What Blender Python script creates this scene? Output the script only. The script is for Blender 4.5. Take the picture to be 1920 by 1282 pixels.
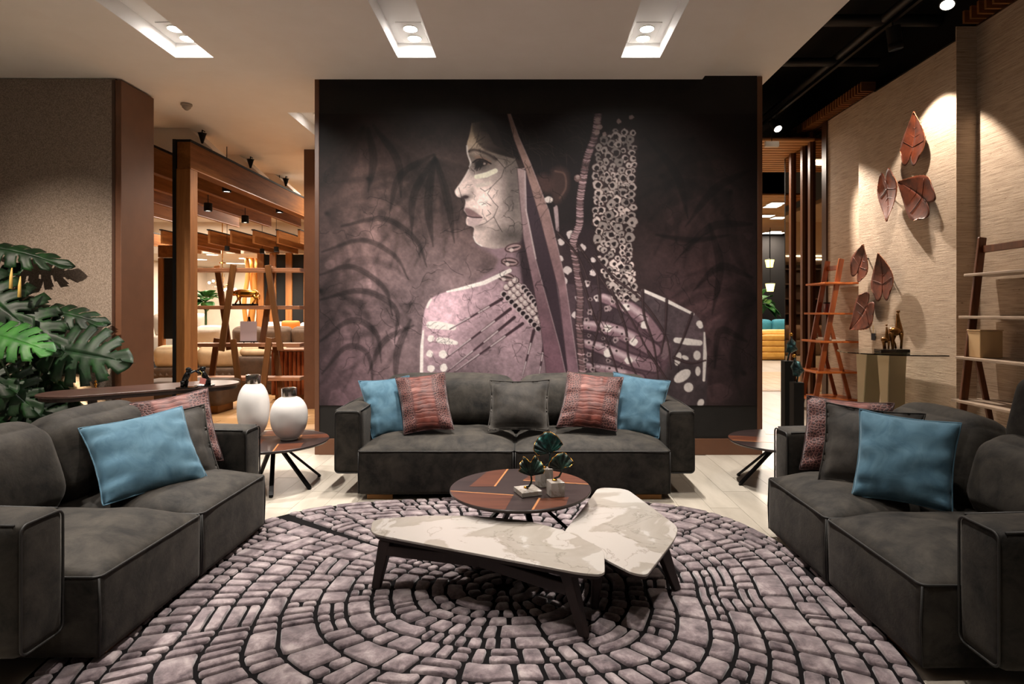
import bpy, bmesh, math, random
import numpy as np
from mathutils import Matrix, Vector, noise

for o in list(bpy.data.objects):
    bpy.data.objects.remove(o)
scene = bpy.context.scene
COL = scene.collection
R = math.radians

# ------------------------------------------------------------------ camera
F, CX, CY, EYE = 1120.0, 993.0, 583.0, 1.45      # focal length in pixels, vanishing point, eye height
cam_d = bpy.data.cameras.new('camera')
cam_d.sensor_width = 36.0
cam_d.lens = 36.0 * F / 1920.0
cam_d.shift_x = -(CX - 960.0) / 1920.0
cam_d.shift_y = (CY - 641.0) / 1920.0
cam_d.clip_start = 0.05
cam = bpy.data.objects.new('camera', cam_d)
cam.location = (0, 0, EYE)
cam.rotation_euler = (R(90), 0, 0)
COL.objects.link(cam)
scene.camera = cam

# ------------------------------------------------------------------ world and exposure
world = bpy.data.worlds.new('world')
scene.world = world
world.use_nodes = True
world.node_tree.nodes['Background'].inputs[0].default_value = (1.0, 0.86, 0.74, 1)
world.node_tree.nodes['Background'].inputs[1].default_value = 0.035
scene.view_settings.view_transform = 'Standard'
scene.view_settings.look = 'None'
scene.view_settings.gamma = 1.0
scene.view_settings.use_curve_mapping = False
scene.view_settings.exposure = 0.38

WARM = (1.0, 0.86, 0.72)
NEUT = (1.0, 0.93, 0.86)
P_DOWN, P_WALL, P_FAR = 190.0, 170.0, 0.5          # lamp powers


def spot(loc, target, power, angle, blend=0.4, color=WARM, size=0.04):
    d = bpy.data.lights.new('spot_light', 'SPOT')
    d.energy = power; d.spot_size = R(angle); d.spot_blend = blend
    d.color = color; d.shadow_soft_size = size
    o = bpy.data.objects.new('spot_light', d)
    o.location = loc
    v = Vector(target) - Vector(loc)
    o.rotation_euler = v.to_track_quat('-Z', 'Y').to_euler()
    COL.objects.link(o)
    return o


def area(loc, power, sx, sy, color=WARM, target=None, spread=180):
    d = bpy.data.lights.new('area_light', 'AREA')
    d.shape = 'RECTANGLE'; d.size = sx; d.size_y = sy; d.energy = power; d.color = color
    d.spread = R(spread)
    o = bpy.data.objects.new('area_light', d)
    o.location = loc
    if target is not None:
        v = Vector(target) - Vector(loc)
        o.rotation_euler = v.to_track_quat('-Z', 'Y').to_euler()
    COL.objects.link(o)
    return o


# ------------------------------------------------------------------ pixel <-> place helpers
def G(px, py, z=0.0):
    """point of the horizontal plane z that the photograph shows at a pixel"""
    Y = (EYE - z) * F / (py - CY)
    return ((px - CX) * Y / F, Y)


def W(px, py, Y):
    return Vector(((px - CX) * Y / F, Y, EYE - (py - CY) * Y / F))


# ------------------------------------------------------------------ materials
def lin(v):
    v = v / 255.0
    return v / 12.92 if v <= 0.04045 else ((v + 0.055) / 1.055) ** 2.4


def rgb(r, g, b):
    return (lin(r), lin(g), lin(b), 1.0)


class Mat:
    def __init__(self, name, base=(0.5, 0.5, 0.5, 1), rough=0.5, metal=0.0, spec=0.5):
        self.m = bpy.data.materials.new(name)
        self.m.use_nodes = True
        self.t = self.m.node_tree
        self.b = self.t.nodes['Principled BSDF']
        self.set('Base Color', base); self.set('Roughness', rough); self.set('Metallic', metal)
        self.set('Specular IOR Level', spec)
        self._co = None

    def set(self, k, v):
        self.b.inputs[k].default_value = v
        return self

    def n(self, kind, **kw):
        nd = self.t.nodes.new(kind)
        for k, v in kw.items():
            if k in nd.inputs:
                nd.inputs[k].default_value = v
            else:
                setattr(nd, k, v)
        return nd

    def link(self, a, b):
        self.t.links.new(a, b)

    def co(self, scale=(1, 1, 1), rot=(0, 0, 0), src='Object'):
        tc = self.n('ShaderNodeTexCoord')
        mp = self.n('ShaderNodeMapping')
        mp.inputs['Scale'].default_value = scale
        mp.inputs['Rotation'].default_value = rot
        self.link(tc.outputs[src], mp.inputs['Vector'])
        return mp.outputs[0]

    def noise(self, scale, detail=4, rough=0.55, stretch=(1, 1, 1), rot=(0, 0, 0), dist=0.0, src='Object'):
        nd = self.n('ShaderNodeTexNoise')
        nd.inputs['Scale'].default_value = scale
        nd.inputs['Detail'].default_value = detail
        nd.inputs['Roughness'].default_value = rough
        nd.inputs['Distortion'].default_value = dist
        self.link(self.co(stretch, rot, src), nd.inputs['Vector'])
        return nd.outputs[0]

    def ramp(self, fac, stops):
        nd = self.n('ShaderNodeValToRGB')
        el = nd.color_ramp.elements
        el[0].position, el[0].color = stops[0]
        el[1].position, el[1].color = stops[-1]
        for p, c in stops[1:-1]:
            e = el.new(p); e.color = c
        self.link(fac, nd.inputs[0])
        return nd.outputs[0]

    def mix(self, fac, a, b, mode='MIX'):
        nd = self.n('ShaderNodeMix', data_type='RGBA', blend_type=mode)
        for s, v in ((0, fac), (6, a), (7, b)):
            if hasattr(v, 'is_linked') or hasattr(v, 'links'):
                self.link(v, nd.inputs[s])
            else:
                nd.inputs[s].default_value = v
        return nd.outputs[2]

    def math(self, op, a, b=0.0, c=0.0):
        nd = self.n('ShaderNodeMath', operation=op)
        for i, v in enumerate((a, b, c)):
            if hasattr(v, 'links'):
                self.link(v, nd.inputs[i])
            else:
                nd.inputs[i].default_value = v
        return nd.outputs[0]

    def color(self, sock):
        self.link(sock, self.b.inputs['Base Color']); return self

    def bump(self, sock, strength=0.3, dist=0.01):
        nd = self.n('ShaderNodeBump')
        nd.inputs['Strength'].default_value = strength
        nd.inputs['Distance'].default_value = dist
        self.link(sock, nd.inputs['Height'])
        self.link(nd.outputs[0], self.b.inputs['Normal'])
        return self

    def emit(self, color, strength):
        self.set('Emission Color', color); self.set('Emission Strength', strength)
        return self


def var(name, c1, c2, scale=8, rough=0.5, metal=0.0, detail=4, stretch=(1, 1, 1), bump=0.0, bdist=0.005, lo=0.3, hi=0.7, spec=0.5, rot=(0, 0, 0)):
    m = Mat(name, c1, rough, metal, spec)
    f = m.noise(scale, detail, 0.6, stretch, rot)
    m.color(m.ramp(f, [(lo, c1), (hi, c2)]))
    if bump:
        m.bump(f, bump, bdist)
    return m.m


def plain(name, c, rough=0.5, metal=0.0, spec=0.5):
    return Mat(name, c, rough, metal, spec).m


def wood(name, c1, c2, scale=3.0, axis=0, rough=0.4, bump=0.05, spec=0.4):
    st = [9.0, 9.0, 9.0]; st[axis] = 0.7
    m = Mat(name, c1, rough, 0, spec)
    f = m.noise(scale, 6, 0.6, tuple(st), dist=0.6)
    g = m.noise(scale * 6, 3, 0.6, tuple(st))
    f2 = m.math('ADD', m.math('MULTIPLY', f, 0.75), m.math('MULTIPLY', g, 0.25))
    m.color(m.ramp(f2, [(0.32, c1), (0.66, c2)]))
    m.bump(g, bump, 0.003)
    return m.m


def suede(name, c1, c2):
    m = Mat(name, c1, 0.75, 0, 0.25)
    f = m.noise(6.0, 10, 0.7, dist=0.3)
    g = m.noise(90.0, 2, 0.5)
    m.color(m.ramp(f, [(0.33, c1), (0.70, c2)]))
    m.set('Sheen Weight', 0.12); m.set('Sheen Roughness', 0.4)
    m.set('Sheen Tint', (0.72, 0.66, 0.60, 1))
    h = m.math('ADD', m.math('MULTIPLY', f, 0.8), m.math('MULTIPLY', g, 0.08))
    m.bump(h, 0.35, 0.012)
    return m.m


def emitter(name, c, s):
    return Mat(name, (0.9, 0.9, 0.9, 1), 0.5).emit(c, s).m


def velvet(name, c1, c2):
    m = Mat(name, c1, 0.8, 0, 0.2)
    f = m.noise(9.0, 4, 0.6, dist=1.2)
    m.color(m.ramp(f, [(0.35, c1), (0.7, c2)]))
    m.set('Sheen Weight', 0.3); m.set('Sheen Roughness', 0.35); m.set('Sheen Tint', (0.6, 0.78, 0.88, 1))
    m.bump(f, 0.2, 0.008)
    return m.m


def croc(name):
    """embossed crocodile: wide belly bars in the middle, small scales at the sides (object x across, z up)"""
    m = Mat(name, (0.1, 0.02, 0.02, 1), 0.6, 0, 0.35)
    sep = m.n('ShaderNodeSeparateXYZ')
    uv = m.n('ShaderNodeUVMap')
    m.link(uv.outputs[0], sep.inputs[0])
    off = m.math('ABSOLUTE', m.math('SUBTRACT', sep.outputs[0], 0.5))
    mask = m.n('ShaderNodeMapRange')
    mask.inputs[1].default_value = 0.20; mask.inputs[2].default_value = 0.26
    m.link(off, mask.inputs[0])

    def vor(sx, sy, rnd):
        mp = m.n('ShaderNodeMapping')
        mp.inputs['Scale'].default_value = (sx, sy, 1)
        nz = m.n('ShaderNodeTexNoise'); nz.inputs['Scale'].default_value = 5.0; nz.inputs['Detail'].default_value = 2
        m.link(uv.outputs[0], nz.inputs['Vector'])
        sc_ = m.n('ShaderNodeVectorMath', operation='SCALE'); sc_.inputs['Scale'].default_value = .07
        m.link(nz.outputs['Color'], sc_.inputs[0])
        ad = m.n('ShaderNodeVectorMath', operation='ADD')
        m.link(uv.outputs[0], ad.inputs[0]); m.link(sc_.outputs[0], ad.inputs[1])
        m.link(ad.outputs[0], mp.inputs['Vector'])
        v = m.n('ShaderNodeTexVoronoi', feature='DISTANCE_TO_EDGE', voronoi_dimensions='2D')
        v.inputs['Scale'].default_value = 1.0
        v.inputs['Randomness'].default_value = rnd
        m.link(mp.outputs[0], v.inputs['Vector'])
        return v.outputs[0]
    big = vor(0.3, 14.0, 0.6)
    small = vor(21.0, 24.0, 0.85)
    d = m.mix(mask.outputs[0], big, small)
    line = m.ramp(d, [(0.02, (1, 1, 1, 1)), (0.075, (0, 0, 0, 1))])
    base = m.ramp(m.noise(14, 4), [(0.35, rgb(72, 29, 22)), (0.7, rgb(112, 50, 37))])
    side = m.ramp(m.noise(30, 3), [(0.35, rgb(44, 18, 18)), (0.7, rgb(76, 34, 31))])
    body = m.mix(mask.outputs[0], base, side)
    m.color(m.mix(line, body, rgb(146, 98, 88)))
    m.bump(d, 0.45, 0.01)
    m.set('Sheen Weight', 0.2)
    return m.m


def grasscloth(name, across):
    """woven straw paper; `across` is the object axis the fibres run along"""
    st = [60.0, 60.0, 60.0]
    st[across] = 1.6
    m = Mat(name, (0.5, 0.4, 0.3, 1), 0.8, 0, 0.2)
    f = m.noise(2.2, 6, 0.7, tuple(st), dist=0.4)
    s2 = [90.0, 90.0, 90.0]; s2[across] = 14.0
    g = m.noise(1.0, 3, 0.6, tuple(s2))
    c = m.ramp(f, [(0.28, rgb(126, 108, 92)), (0.5, rgb(182, 162, 142)), (0.72, rgb(208, 191, 172))])
    dark = m.ramp(g, [(0.66, (1, 1, 1, 1)), (0.74, (0.35, 0.27, 0.2, 1))])
    m.color(m.mix(1.0, c, dark, 'MULTIPLY'))
    m.bump(f, 0.5, 0.01)
    return m.m


def marble(name, veiny=1.0, scale=1.6):
    m = Mat(name, (0.8, 0.78, 0.74, 1), 0.22, 0, 0.5)
    a = m.noise(scale, 6, 0.5, dist=0.7)
    patch = m.ramp(a, [(0.46, rgb(170, 163, 156)), (0.475, rgb(147, 139, 129)), (0.55, rgb(155, 148, 139)), (0.565, rgb(172, 166, 159))])
    b = m.noise(scale * 1.5, 7, 0.55, dist=1.2)
    vein = m.ramp(m.math('ABSOLUTE', m.math('SUBTRACT', b, 0.5)), [(0.0, rgb(140, 126, 112)), (0.010, (1, 1, 1, 1))])
    m.color(m.mix(0.4 * veiny, patch, m.mix(1.0, patch, vein, 'MULTIPLY')))
    return m.m


MT = {}
MT['ceiling'] = var('ceiling_paint', rgb(240, 231, 222), rgb(244, 236, 228), 3, 0.85)
MT['slot'] = plain('slot_paint', rgb(240, 238, 236), 0.7)
MT['black'] = plain('matt_black', rgb(16, 15, 14), 0.75, 0, 0.3)
MT['blackwall'] = var('black_wall_paint', rgb(22, 20, 18), rgb(30, 27, 24), 5, 0.7, spec=0.3)
MT['soot'] = plain('black_ceiling_paint', rgb(20, 18, 17), 0.85, 0, 0.2)
MT['pipe'] = plain('black_pipe_paint', rgb(30, 28, 27), 0.5)
MT['bronze'] = var('bronze_laminate', rgb(96, 62, 42), rgb(106, 69, 47), 4, 0.42)
MT['bronze_dk'] = var('dark_bronze_laminate', rgb(66, 42, 30), rgb(74, 48, 34), 4, 0.4)
MT['oak'] = wood('oak_veneer', rgb(92, 54, 24), rgb(134, 86, 44), 1.2, 1, 0.75, 0.05, 0.12)
MT['oak_z'] = wood('oak_veneer_upright', rgb(120, 74, 36), rgb(160, 106, 58), 1.2, 2, 0.45)
MT['slatwood'] = wood('slat_wood', rgb(112, 66, 30), rgb(150, 98, 52), 1.5, 0, 0.5)
MT['slat_brightened'] = wood('brightened_slat_wood', rgb(176, 122, 72), rgb(206, 154, 98), 1.5, 0, 0.5)  # slat wood with the light its ceilings lack put into the colour
MT['cherry'] = wood('cherry_wood', rgb(112, 54, 24), rgb(156, 82, 40), 1.6, 2, 0.35)
MT['cherry_x'] = wood('cherry_shelf_wood', rgb(150, 74, 28), rgb(196, 108, 48), 1.6, 1, 0.32)
MT['walnut_dk'] = wood('dark_walnut_upright', rgb(66, 34, 18), rgb(104, 58, 32), 1.6, 2, 0.35)
MT['walnut_x'] = wood('walnut_board', rgb(118, 74, 50), rgb(176, 124, 90), 1.4, 0, 0.45)
MT['walnut_leg'] = wood('walnut_leg', rgb(92, 58, 28), rgb(120, 78, 40), 1.4, 2, 0.45)
MT['greyshelf'] = var('taupe_lacquer', rgb(150, 132, 116), rgb(162, 144, 128), 6, 0.35)
MT['wenge'] = wood('wenge_top', rgb(34, 26, 25), rgb(52, 40, 38), 2.0, 0, 0.33)
MT['wenge_leg'] = wood('wenge_leg', rgb(28, 19, 17), rgb(44, 30, 26), 2.0, 2, 0.5)
MT['walnut_in'] = wood('walnut_inlay', rgb(62, 34, 24), rgb(98, 56, 38), 2.2, 0, 0.33)
MT['maple_in'] = plain('maple_inlay_line', rgb(160, 106, 64), 0.35)
MT['console'] = wood('console_wood', rgb(56, 38, 34), rgb(86, 62, 54), 2.0, 0, 0.33)
MT['suede'] = suede('charcoal_suede', rgb(14, 13, 12), rgb(64, 59, 52))
MT['piping'] = plain('charcoal_piping', rgb(32, 30, 27), 0.6)
MT['greypillow'] = suede('grey_leather', rgb(28, 26, 24), rgb(64, 59, 53))
MT['blue'] = velvet('blue_velvet', rgb(70, 102, 120), rgb(90, 122, 138))
MT['croc'] = croc('crocodile_embossed_fabric')
MT['brass'] = plain('brushed_brass', rgb(120, 86, 54), 0.35, 1.0)
MT['gold'] = plain('polished_gold', rgb(206, 150, 66), 0.25, 1.0)
MT['chrome'] = var('smoked_chrome', rgb(170, 160, 150), rgb(206, 198, 190), 20, 0.22, 1.0)
MT['ceramic'] = var('white_ceramic', rgb(214, 210, 206), rgb(222, 218, 213), 5, 0.3)
MT['blackmetal'] = plain('black_metal', rgb(18, 17, 17), 0.4, 0.6)
MT['tile'] = var('pale_stone_plank', rgb(166, 157, 143), rgb(190, 181, 167), 2.2, 0.35, stretch=(2, 0.5, 1), detail=6, lo=0.35, hi=0.65)
MT['grout'] = plain('floor_joint', rgb(190, 178, 160), 0.7)
MT['plank'] = wood('pale_oak_floor', rgb(176, 130, 82), rgb(214, 174, 124), 1.3, 0, 0.4)
MT['rugbase'] = plain('black_rug_ground', rgb(14, 12, 13), 0.95, 0, 0.1)
MT['grass_y'] = grasscloth('straw_wallcovering_side', 1)
MT['grass_x'] = grasscloth('straw_wallcovering_return', 0)
MT['marble'] = marble('cream_marble_slab')
MT['marble_b'] = marble('white_marble_block', 0.7, 6.0)
MT['cream'] = var('cream_plaster', rgb(214, 200, 182), rgb(222, 209, 192), 3, 0.8)
MT['bead'] = plain('warm_beige', rgb(196, 170, 136), 0.7)
MT['beige'] = var('beige_upholstery', rgb(192, 166, 132), rgb(206, 182, 148), 12, 0.8)
MT['linen'] = var('pale_linen', rgb(206, 196, 182), rgb(218, 208, 196), 12, 0.8)
MT['taupe'] = var('taupe_upholstery', rgb(92, 74, 60), rgb(108, 88, 72), 14, 0.75)
MT['quilt'] = var('brown_quilted_fabric', rgb(70, 52, 38), rgb(86, 66, 50), 14, 0.7)
MT['lampface'] = emitter('lit_lamp_lens', (1.0, 0.94, 0.87, 1), 50.0)
MT['lampsmall'] = emitter('lit_spot_lens', (1.0, 0.90, 0.76, 1), 9.0)
MT['glow'] = emitter('lit_ceiling_panel', (1.0, 0.90, 0.76, 1), 4.0)
MT['yellowglow'] = emitter('lit_yellow_shade', (1.0, 0.75, 0.18, 1), 2.6)
MT['white_plastic'] = plain('white_plastic', rgb(220, 216, 208), 0.4)
MT['grey_plastic'] = plain('grey_plastic', rgb(150, 138, 126), 0.5)
MT['tag'] = plain('pink_paper_tag', rgb(196, 120, 112), 0.8)
MT['navy'] = plain('navy_card', rgb(28, 30, 44), 0.7)
MT['ribbon'] = plain('gold_ribbon', rgb(200, 166, 90), 0.5)
MT['sculpt_black'] = plain('glossy_black_resin', rgb(12, 12, 13), 0.15)
MT['paper'] = plain('book_paper', rgb(222, 212, 196), 0.8)
MT['book_tan'] = plain('tan_book_cover', rgb(204, 172, 128), 0.5)
MT['red_tin'] = plain('dark_red_tin', rgb(92, 24, 22), 0.35)
MT['mirror'] = plain('bronze_mirror', rgb(150, 124, 92), 0.03, 1.0)
MT['yellow'] = var('yellow_leather', rgb(206, 150, 62), rgb(222, 168, 78), 8, 0.5)
MT['teal'] = var('turquoise_fabric', rgb(48, 128, 146), rgb(64, 146, 164), 8, 0.7)
MT['red'] = plain('red_trim', rgb(190, 40, 30), 0.5)
MT['orange'] = plain('orange_fabric', rgb(206, 120, 40), 0.7)
MT['bookcase'] = plain('dark_brown_bookcase', rgb(56, 36, 26), 0.5)
MT['amber'] = Mat('amber_curtain', rgb(190, 128, 52), 0.7).m

# ------------------------------------------------------------------ mesh helpers
WM = {}


def E(name, label, cat, loc=(0, 0, 0), rz=0.0, group=None):
    o = bpy.data.objects.new(name, None)
    o.empty_display_size = 0.1
    COL.objects.link(o)
    o.location = loc
    o.rotation_euler = (0, 0, rz)
    WM[o.name] = Matrix.Translation(Vector(loc)) @ Matrix.Rotation(rz, 4, 'Z')
    return T(o, label, cat, group)


def T(o, label, cat, group=None):
    o['label'] = label
    o['category'] = cat
    if group:
        o['group'] = group
    return o


def S(o):
    o['kind'] = 'structure'
    return o


class MB:
    """collects faces in world space (or in the parent's space with local=True)"""
    def __init__(self):
        self.v = []; self.f = []

    def add(self, vs, fs):
        k = len(self.v)
        self.v += [tuple(p) for p in vs]
        self.f += [tuple(i + k for i in q) for q in fs]
        return self

    def box(self, x0, x1, y0, y1, z0, z1):
        return self.add([(x0, y0, z0), (x1, y0, z0), (x1, y1, z0), (x0, y1, z0), (x0, y0, z1), (x1, y0, z1), (x1, y1, z1), (x0, y1, z1)],
                        [(0, 3, 2, 1), (4, 5, 6, 7), (0, 1, 5, 4), (1, 2, 6, 5), (2, 3, 7, 6), (3, 0, 4, 7)])

    def bar(self, a, b, w, t, up=(0, 0, 1)):
        a, b = Vector(a), Vector(b)
        d = (b - a).normalized()
        s = d.cross(Vector(up))
        if s.length < 1e-5:
            s = d.cross(Vector((0, 1, 0)))
        s.normalize()
        u = s.cross(d).normalized()
        vs = []
        for p in (a, b):
            for i, j in ((-1, -1), (1, -1), (1, 1), (-1, 1)):
                vs.append(p + s * (i * w / 2) + u * (j * t / 2))
        return self.add(vs, [(0, 1, 2, 3), (7, 6, 5, 4), (0, 4, 5, 1), (1, 5, 6, 2), (2, 6, 7, 3), (3, 7, 4, 0)])

    def prism(self, poly, z0, z1):
        n = len(poly)
        a = sum(poly[i][0] * poly[(i + 1) % n][1] - poly[(i + 1) % n][0] * poly[i][1] for i in range(n))
        if a < 0:
            poly = poly[::-1]
        vs = [(p[0], p[1], z0) for p in poly] + [(p[0], p[1], z1) for p in poly]
        fs = [tuple(range(n - 1, -1, -1)), tuple(range(n, 2 * n))]
        fs += [(i, (i + 1) % n, n + (i + 1) % n, n + i) for i in range(n)]
        return self.add(vs, fs)

    def tube(self, pts, r, n=8, closed=False, flat=1.0):
        pts = [Vector(p) for p in pts]
        m = len(pts)
        rs = r if isinstance(r, (list, tuple)) else [r] * m
        vs = []
        prev = None
        for i, p in enumerate(pts):
            if closed:
                d = pts[(i + 1) % m] - pts[i - 1]
            else:
                d = pts[min(i + 1, m - 1)] - pts[max(i - 1, 0)]
            d.normalize()
            if prev is None:
                s = d.orthogonal().normalized()
            else:
                s = prev - d * prev.dot(d)
                s = s.normalized() if s.length > 1e-6 else d.orthogonal().normalized()
            prev = s
            u = d.cross(s)
            for k in range(n):
                a = 2 * math.pi * k / n
                vs.append(p + (s * math.cos(a) + u * (math.sin(a) * flat)) * rs[i])
        fs = []
        for i in range(m if closed else m - 1):
            j = (i + 1) % m
            for k in range(n):
                fs.append((i * n + k, i * n + (k + 1) % n, j * n + (k + 1) % n, j * n + k))
        if not closed:
            fs.append(tuple(range(n - 1, -1, -1)))
            fs.append(tuple(range((m - 1) * n, m * n)))
        return self.add(vs, fs)

    def lathe(self, prof, c=(0, 0, 0), n=32):
        vs = []; fs = []
        m = len(prof)
        for r, z in prof:
            for k in range(n):
                a = 2 * math.pi * k / n
                vs.append((c[0] + r * math.cos(a), c[1] + r * math.sin(a), c[2] + z))
        for i in range(m - 1):
            for k in range(n):
                fs.append((i * n + k, i * n + (k + 1) % n, (i + 1) * n + (k + 1) % n, (i + 1) * n + k))
        fs.append(tuple(range(n - 1, -1, -1)))
        fs.append(tuple(range((m - 1) * n, m * n)))
        return self.add(vs, fs)

    def ball(self, c, r, n=10, sq=(1, 1, 1)):
        prof = [(r * math.sin(math.pi * i / n) if 0 < i < n else r * 0.02, -r * math.cos(math.pi * i / n)) for i in range(n + 1)]
        k = len(self.v)
        self.lathe(prof, (0, 0, 0), n * 2)
        for i in range(k, len(self.v)):
            p = self.v[i]
            self.v[i] = (c[0] + p[0] * sq[0], c[1] + p[1] * sq[1], c[2] + p[2] * sq[2])
        return self

    def grid(self, P, keep=None):
        P = np.asarray(P, float)
        m, n = P.shape[:2]
        fs = [(i * n + j, i * n + j + 1, (i + 1) * n + j + 1, (i + 1) * n + j)
              for i in range(m - 1) for j in range(n - 1) if keep is None or keep(i, j)]
        return self.add(P.reshape(-1, 3).tolist(), fs)

    def xf(self, M, start=0):
        for i in range(start, len(self.v)):
            self.v[i] = tuple(M @ Vector(self.v[i]))
        return self

    def build(self, name, mat, parent=None, smooth=None, bevel=0.0, local=False, solid=0.0, subd=0, segs=2):
        me = bpy.data.meshes.new(name)
        vs = self.v
        if parent is not None and not local:
            Mi = WM[parent.name].inverted()
            vs = [tuple(Mi @ Vector(p)) for p in vs]
        elif parent is None and not local and len(vs):
            # put the origin at the base centre of the thing
            a = np.array(vs)
            self.c = Vector(((a[:, 0].min() + a[:, 0].max()) / 2, (a[:, 1].min() + a[:, 1].max()) / 2, a[:, 2].min()))
            vs = (a - np.array(self.c)).tolist()
        me.from_pydata(vs, [], self.f)
        me.validate()
        if smooth is not None:
            me.shade_smooth()
            if smooth < 180:
                me.set_sharp_from_angle(angle=R(smooth))
        me.materials.append(mat if not isinstance(mat, str) else MT[mat])
        o = bpy.data.objects.new(name, me)
        COL.objects.link(o)
        if parent is not None:
            o.parent = parent
            WM[o.name] = WM[parent.name]
        elif not local:
            o.location = self.c
            WM[o.name] = Matrix.Translation(self.c)
        else:
            WM[o.name] = Matrix.Identity(4)
        if subd:
            md = o.modifiers.new('subd', 'SUBSURF'); md.levels = subd; md.render_levels = subd
        if solid:
            md = o.modifiers.new('solid', 'SOLIDIFY'); md.thickness = solid; md.offset = 0
        if bevel:
            md = o.modifiers.new('bevel', 'BEVEL'); md.width = bevel; md.segments = segs; md.limit_method = 'ANGLE'
            md.angle_limit = R(35)
        return o


def BX(name, mat, x0, x1, y0, y1, z0, z1, parent=None, bevel=0.0):
    return MB().box(min(x0, x1), max(x0, x1), min(y0, y1), max(y0, y1), min(z0, z1), max(z0, z1)).build(name, mat, parent, bevel=bevel)


def dup(o, parent, M=None):
    c = o.copy()
    COL.objects.link(c)
    c.parent = parent
    WM[c.name] = WM[parent.name] if parent else Matrix.Identity(4)
    return c


def dup_tree(root, loc, rz=0.0, label=None, group=None):
    r = root.copy(); COL.objects.link(r)
    r.location = loc; r.rotation_euler = (0, 0, rz)
    WM[r.name] = Matrix.Translation(Vector(loc)) @ Matrix.Rotation(rz, 4, 'Z')
    if label: r['label'] = label
    if group: r['group'] = group
    for ch in list(root.children):
        c = ch.copy(); COL.objects.link(c); c.parent = r
        for g in list(ch.children):
            d = g.copy(); COL.objects.link(d); d.parent = c
    return r


def rbox(hx, hy, hz, r, n=12, bulge=(0, 0, 0), wob=0.0, seed=0, freq=4.0):
    """soft upholstered block: rounded box, faces bulged, surface slightly uneven; local, centred"""
    t = np.linspace(-1, 1, n + 1)
    idx = {}; vs = []; fs = []
    half = (hx, hy, hz)

    def wp(a, h):          # denser near the ends
        e = min(r / h, 0.45)
        return math.copysign(1 - (1 - abs(a)) ** 1.35, a) if abs(a) < 1 else a

    def vid(a, b, c):
        key = (round(a, 5), round(b, 5), round(c, 5))
        if key in idx:
            return idx[key]
        q = [wp(a, hx) * hx, wp(b, hy) * hy, wp(c, hz) * hz]
        inn = [max(-(half[i] - r), min(half[i] - r, q[i])) for i in range(3)]
        d = [q[i] - inn[i] for i in range(3)]
        L = math.sqrt(sum(x * x for x in d))
        p = [inn[i] + (d[i] * r / L if L > 1e-9 else 0) for i in range(3)]
        u = [q[i] / half[i] for i in range(3)]
        for i in range(3):
            if bulge[i]:
                w = 1.0
                for j in range(3):
                    if j != i:
                        w *= max(0.0, 1 - abs(u[j]) ** 2.4)
                p[i] += bulge[i] * w * u[i]
        if wob:
            nv = noise.noise_vector(Vector(p) * freq + Vector((seed * 7.3, seed * 3.1, seed)))
            p = [p[i] + nv[i] * wob for i in range(3)]
        idx[key] = len(vs)
        vs.append(tuple(p))
        return idx[key]
    for ax in range(3):
        for sg in (-1, 1):
            for i in range(n):
                for j in range(n):
                    q = []
                    for di, dj in ((0, 0), (1, 0), (1, 1), (0, 1)):
                        c = [0, 0, 0]
                        c[ax] = sg
                        c[(ax + 1) % 3] = t[i + di]
                        c[(ax + 2) % 3] = t[j + dj]
                        q.append(vid(*c))
                    fs.append(tuple(q if sg > 0 else q[::-1]))
    return vs, fs


def rloop(x0, x1, y0, y1, r, n=5):
    """rounded rectangle outline in 2-D"""
    out = []
    for cx, cy, a0 in ((x1 - r, y1 - r, 0), (x0 + r, y1 - r, 90), (x0 + r, y0 + r, 180), (x1 - r, y0 + r, 270)):
        for k in range(n + 1):
            a = R(a0 + 90 * k / n)
            out.append((cx + r * math.cos(a), cy + r * math.sin(a)))
    return out


def densify(pts, step):
    out = []
    n = len(pts)
    for i in range(n):
        a, b = Vector(pts[i]), Vector(pts[(i + 1) % n])
        k = max(1, int((b - a).length / step))
        for j in range(k):
            out.append(a.lerp(b, j / k))
    return out


def rpoly(pts, r, n=4):
    """round the corners of a 2-D polygon"""
    out = []
    m = len(pts)
    for i in range(m):
        p = Vector(pts[i]); a = Vector(pts[i - 1]) - p; b = Vector(pts[(i + 1) % m]) - p
        rr = min(r, a.length * 0.45, b.length * 0.45)
        pa, pb = p + a.normalized() * rr, p + b.normalized() * rr
        for k in range(n + 1):
            t = k / n
            out.append(tuple((1 - t) ** 2 * pa + 2 * t * (1 - t) * p + t * t * pb))
    return out


def clip_poly(poly, clip):
    def inside(p, a, b):
        return (b[0] - a[0]) * (p[1] - a[1]) - (b[1] - a[1]) * (p[0] - a[0]) >= 0

    def inter(p, q, a, b):
        x1, y1, x2, y2 = p[0], p[1], q[0], q[1]
        x3, y3, x4, y4 = a[0], a[1], b[0], b[1]
        d = (x1 - x2) * (y3 - y4) - (y1 - y2) * (x3 - x4)
        t = ((x1 - x3) * (y3 - y4) - (y1 - y3) * (x3 - x4)) / d
        return (x1 + t * (x2 - x1), y1 + t * (y2 - y1))
    out = list(poly)
    for i in range(len(clip)):
        a, b = clip[i], clip[(i + 1) % len(clip)]
        src, out = out, []
        for k in range(len(src)):
            p, q = src[k - 1], src[k]
            if inside(q, a, b):
                if not inside(p, a, b):
                    out.append(inter(p, q, a, b))
                out.append(q)
            elif inside(p, a, b):
                out.append(inter(p, q, a, b))
        if len(out) < 3:
            return []
    return out

# ================================================================== THE SETTING
ZC = 3.828          # upper ceiling
ZD = 3.73           # lowered ceiling panel
YB = 6.04           # mural wall face

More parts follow.
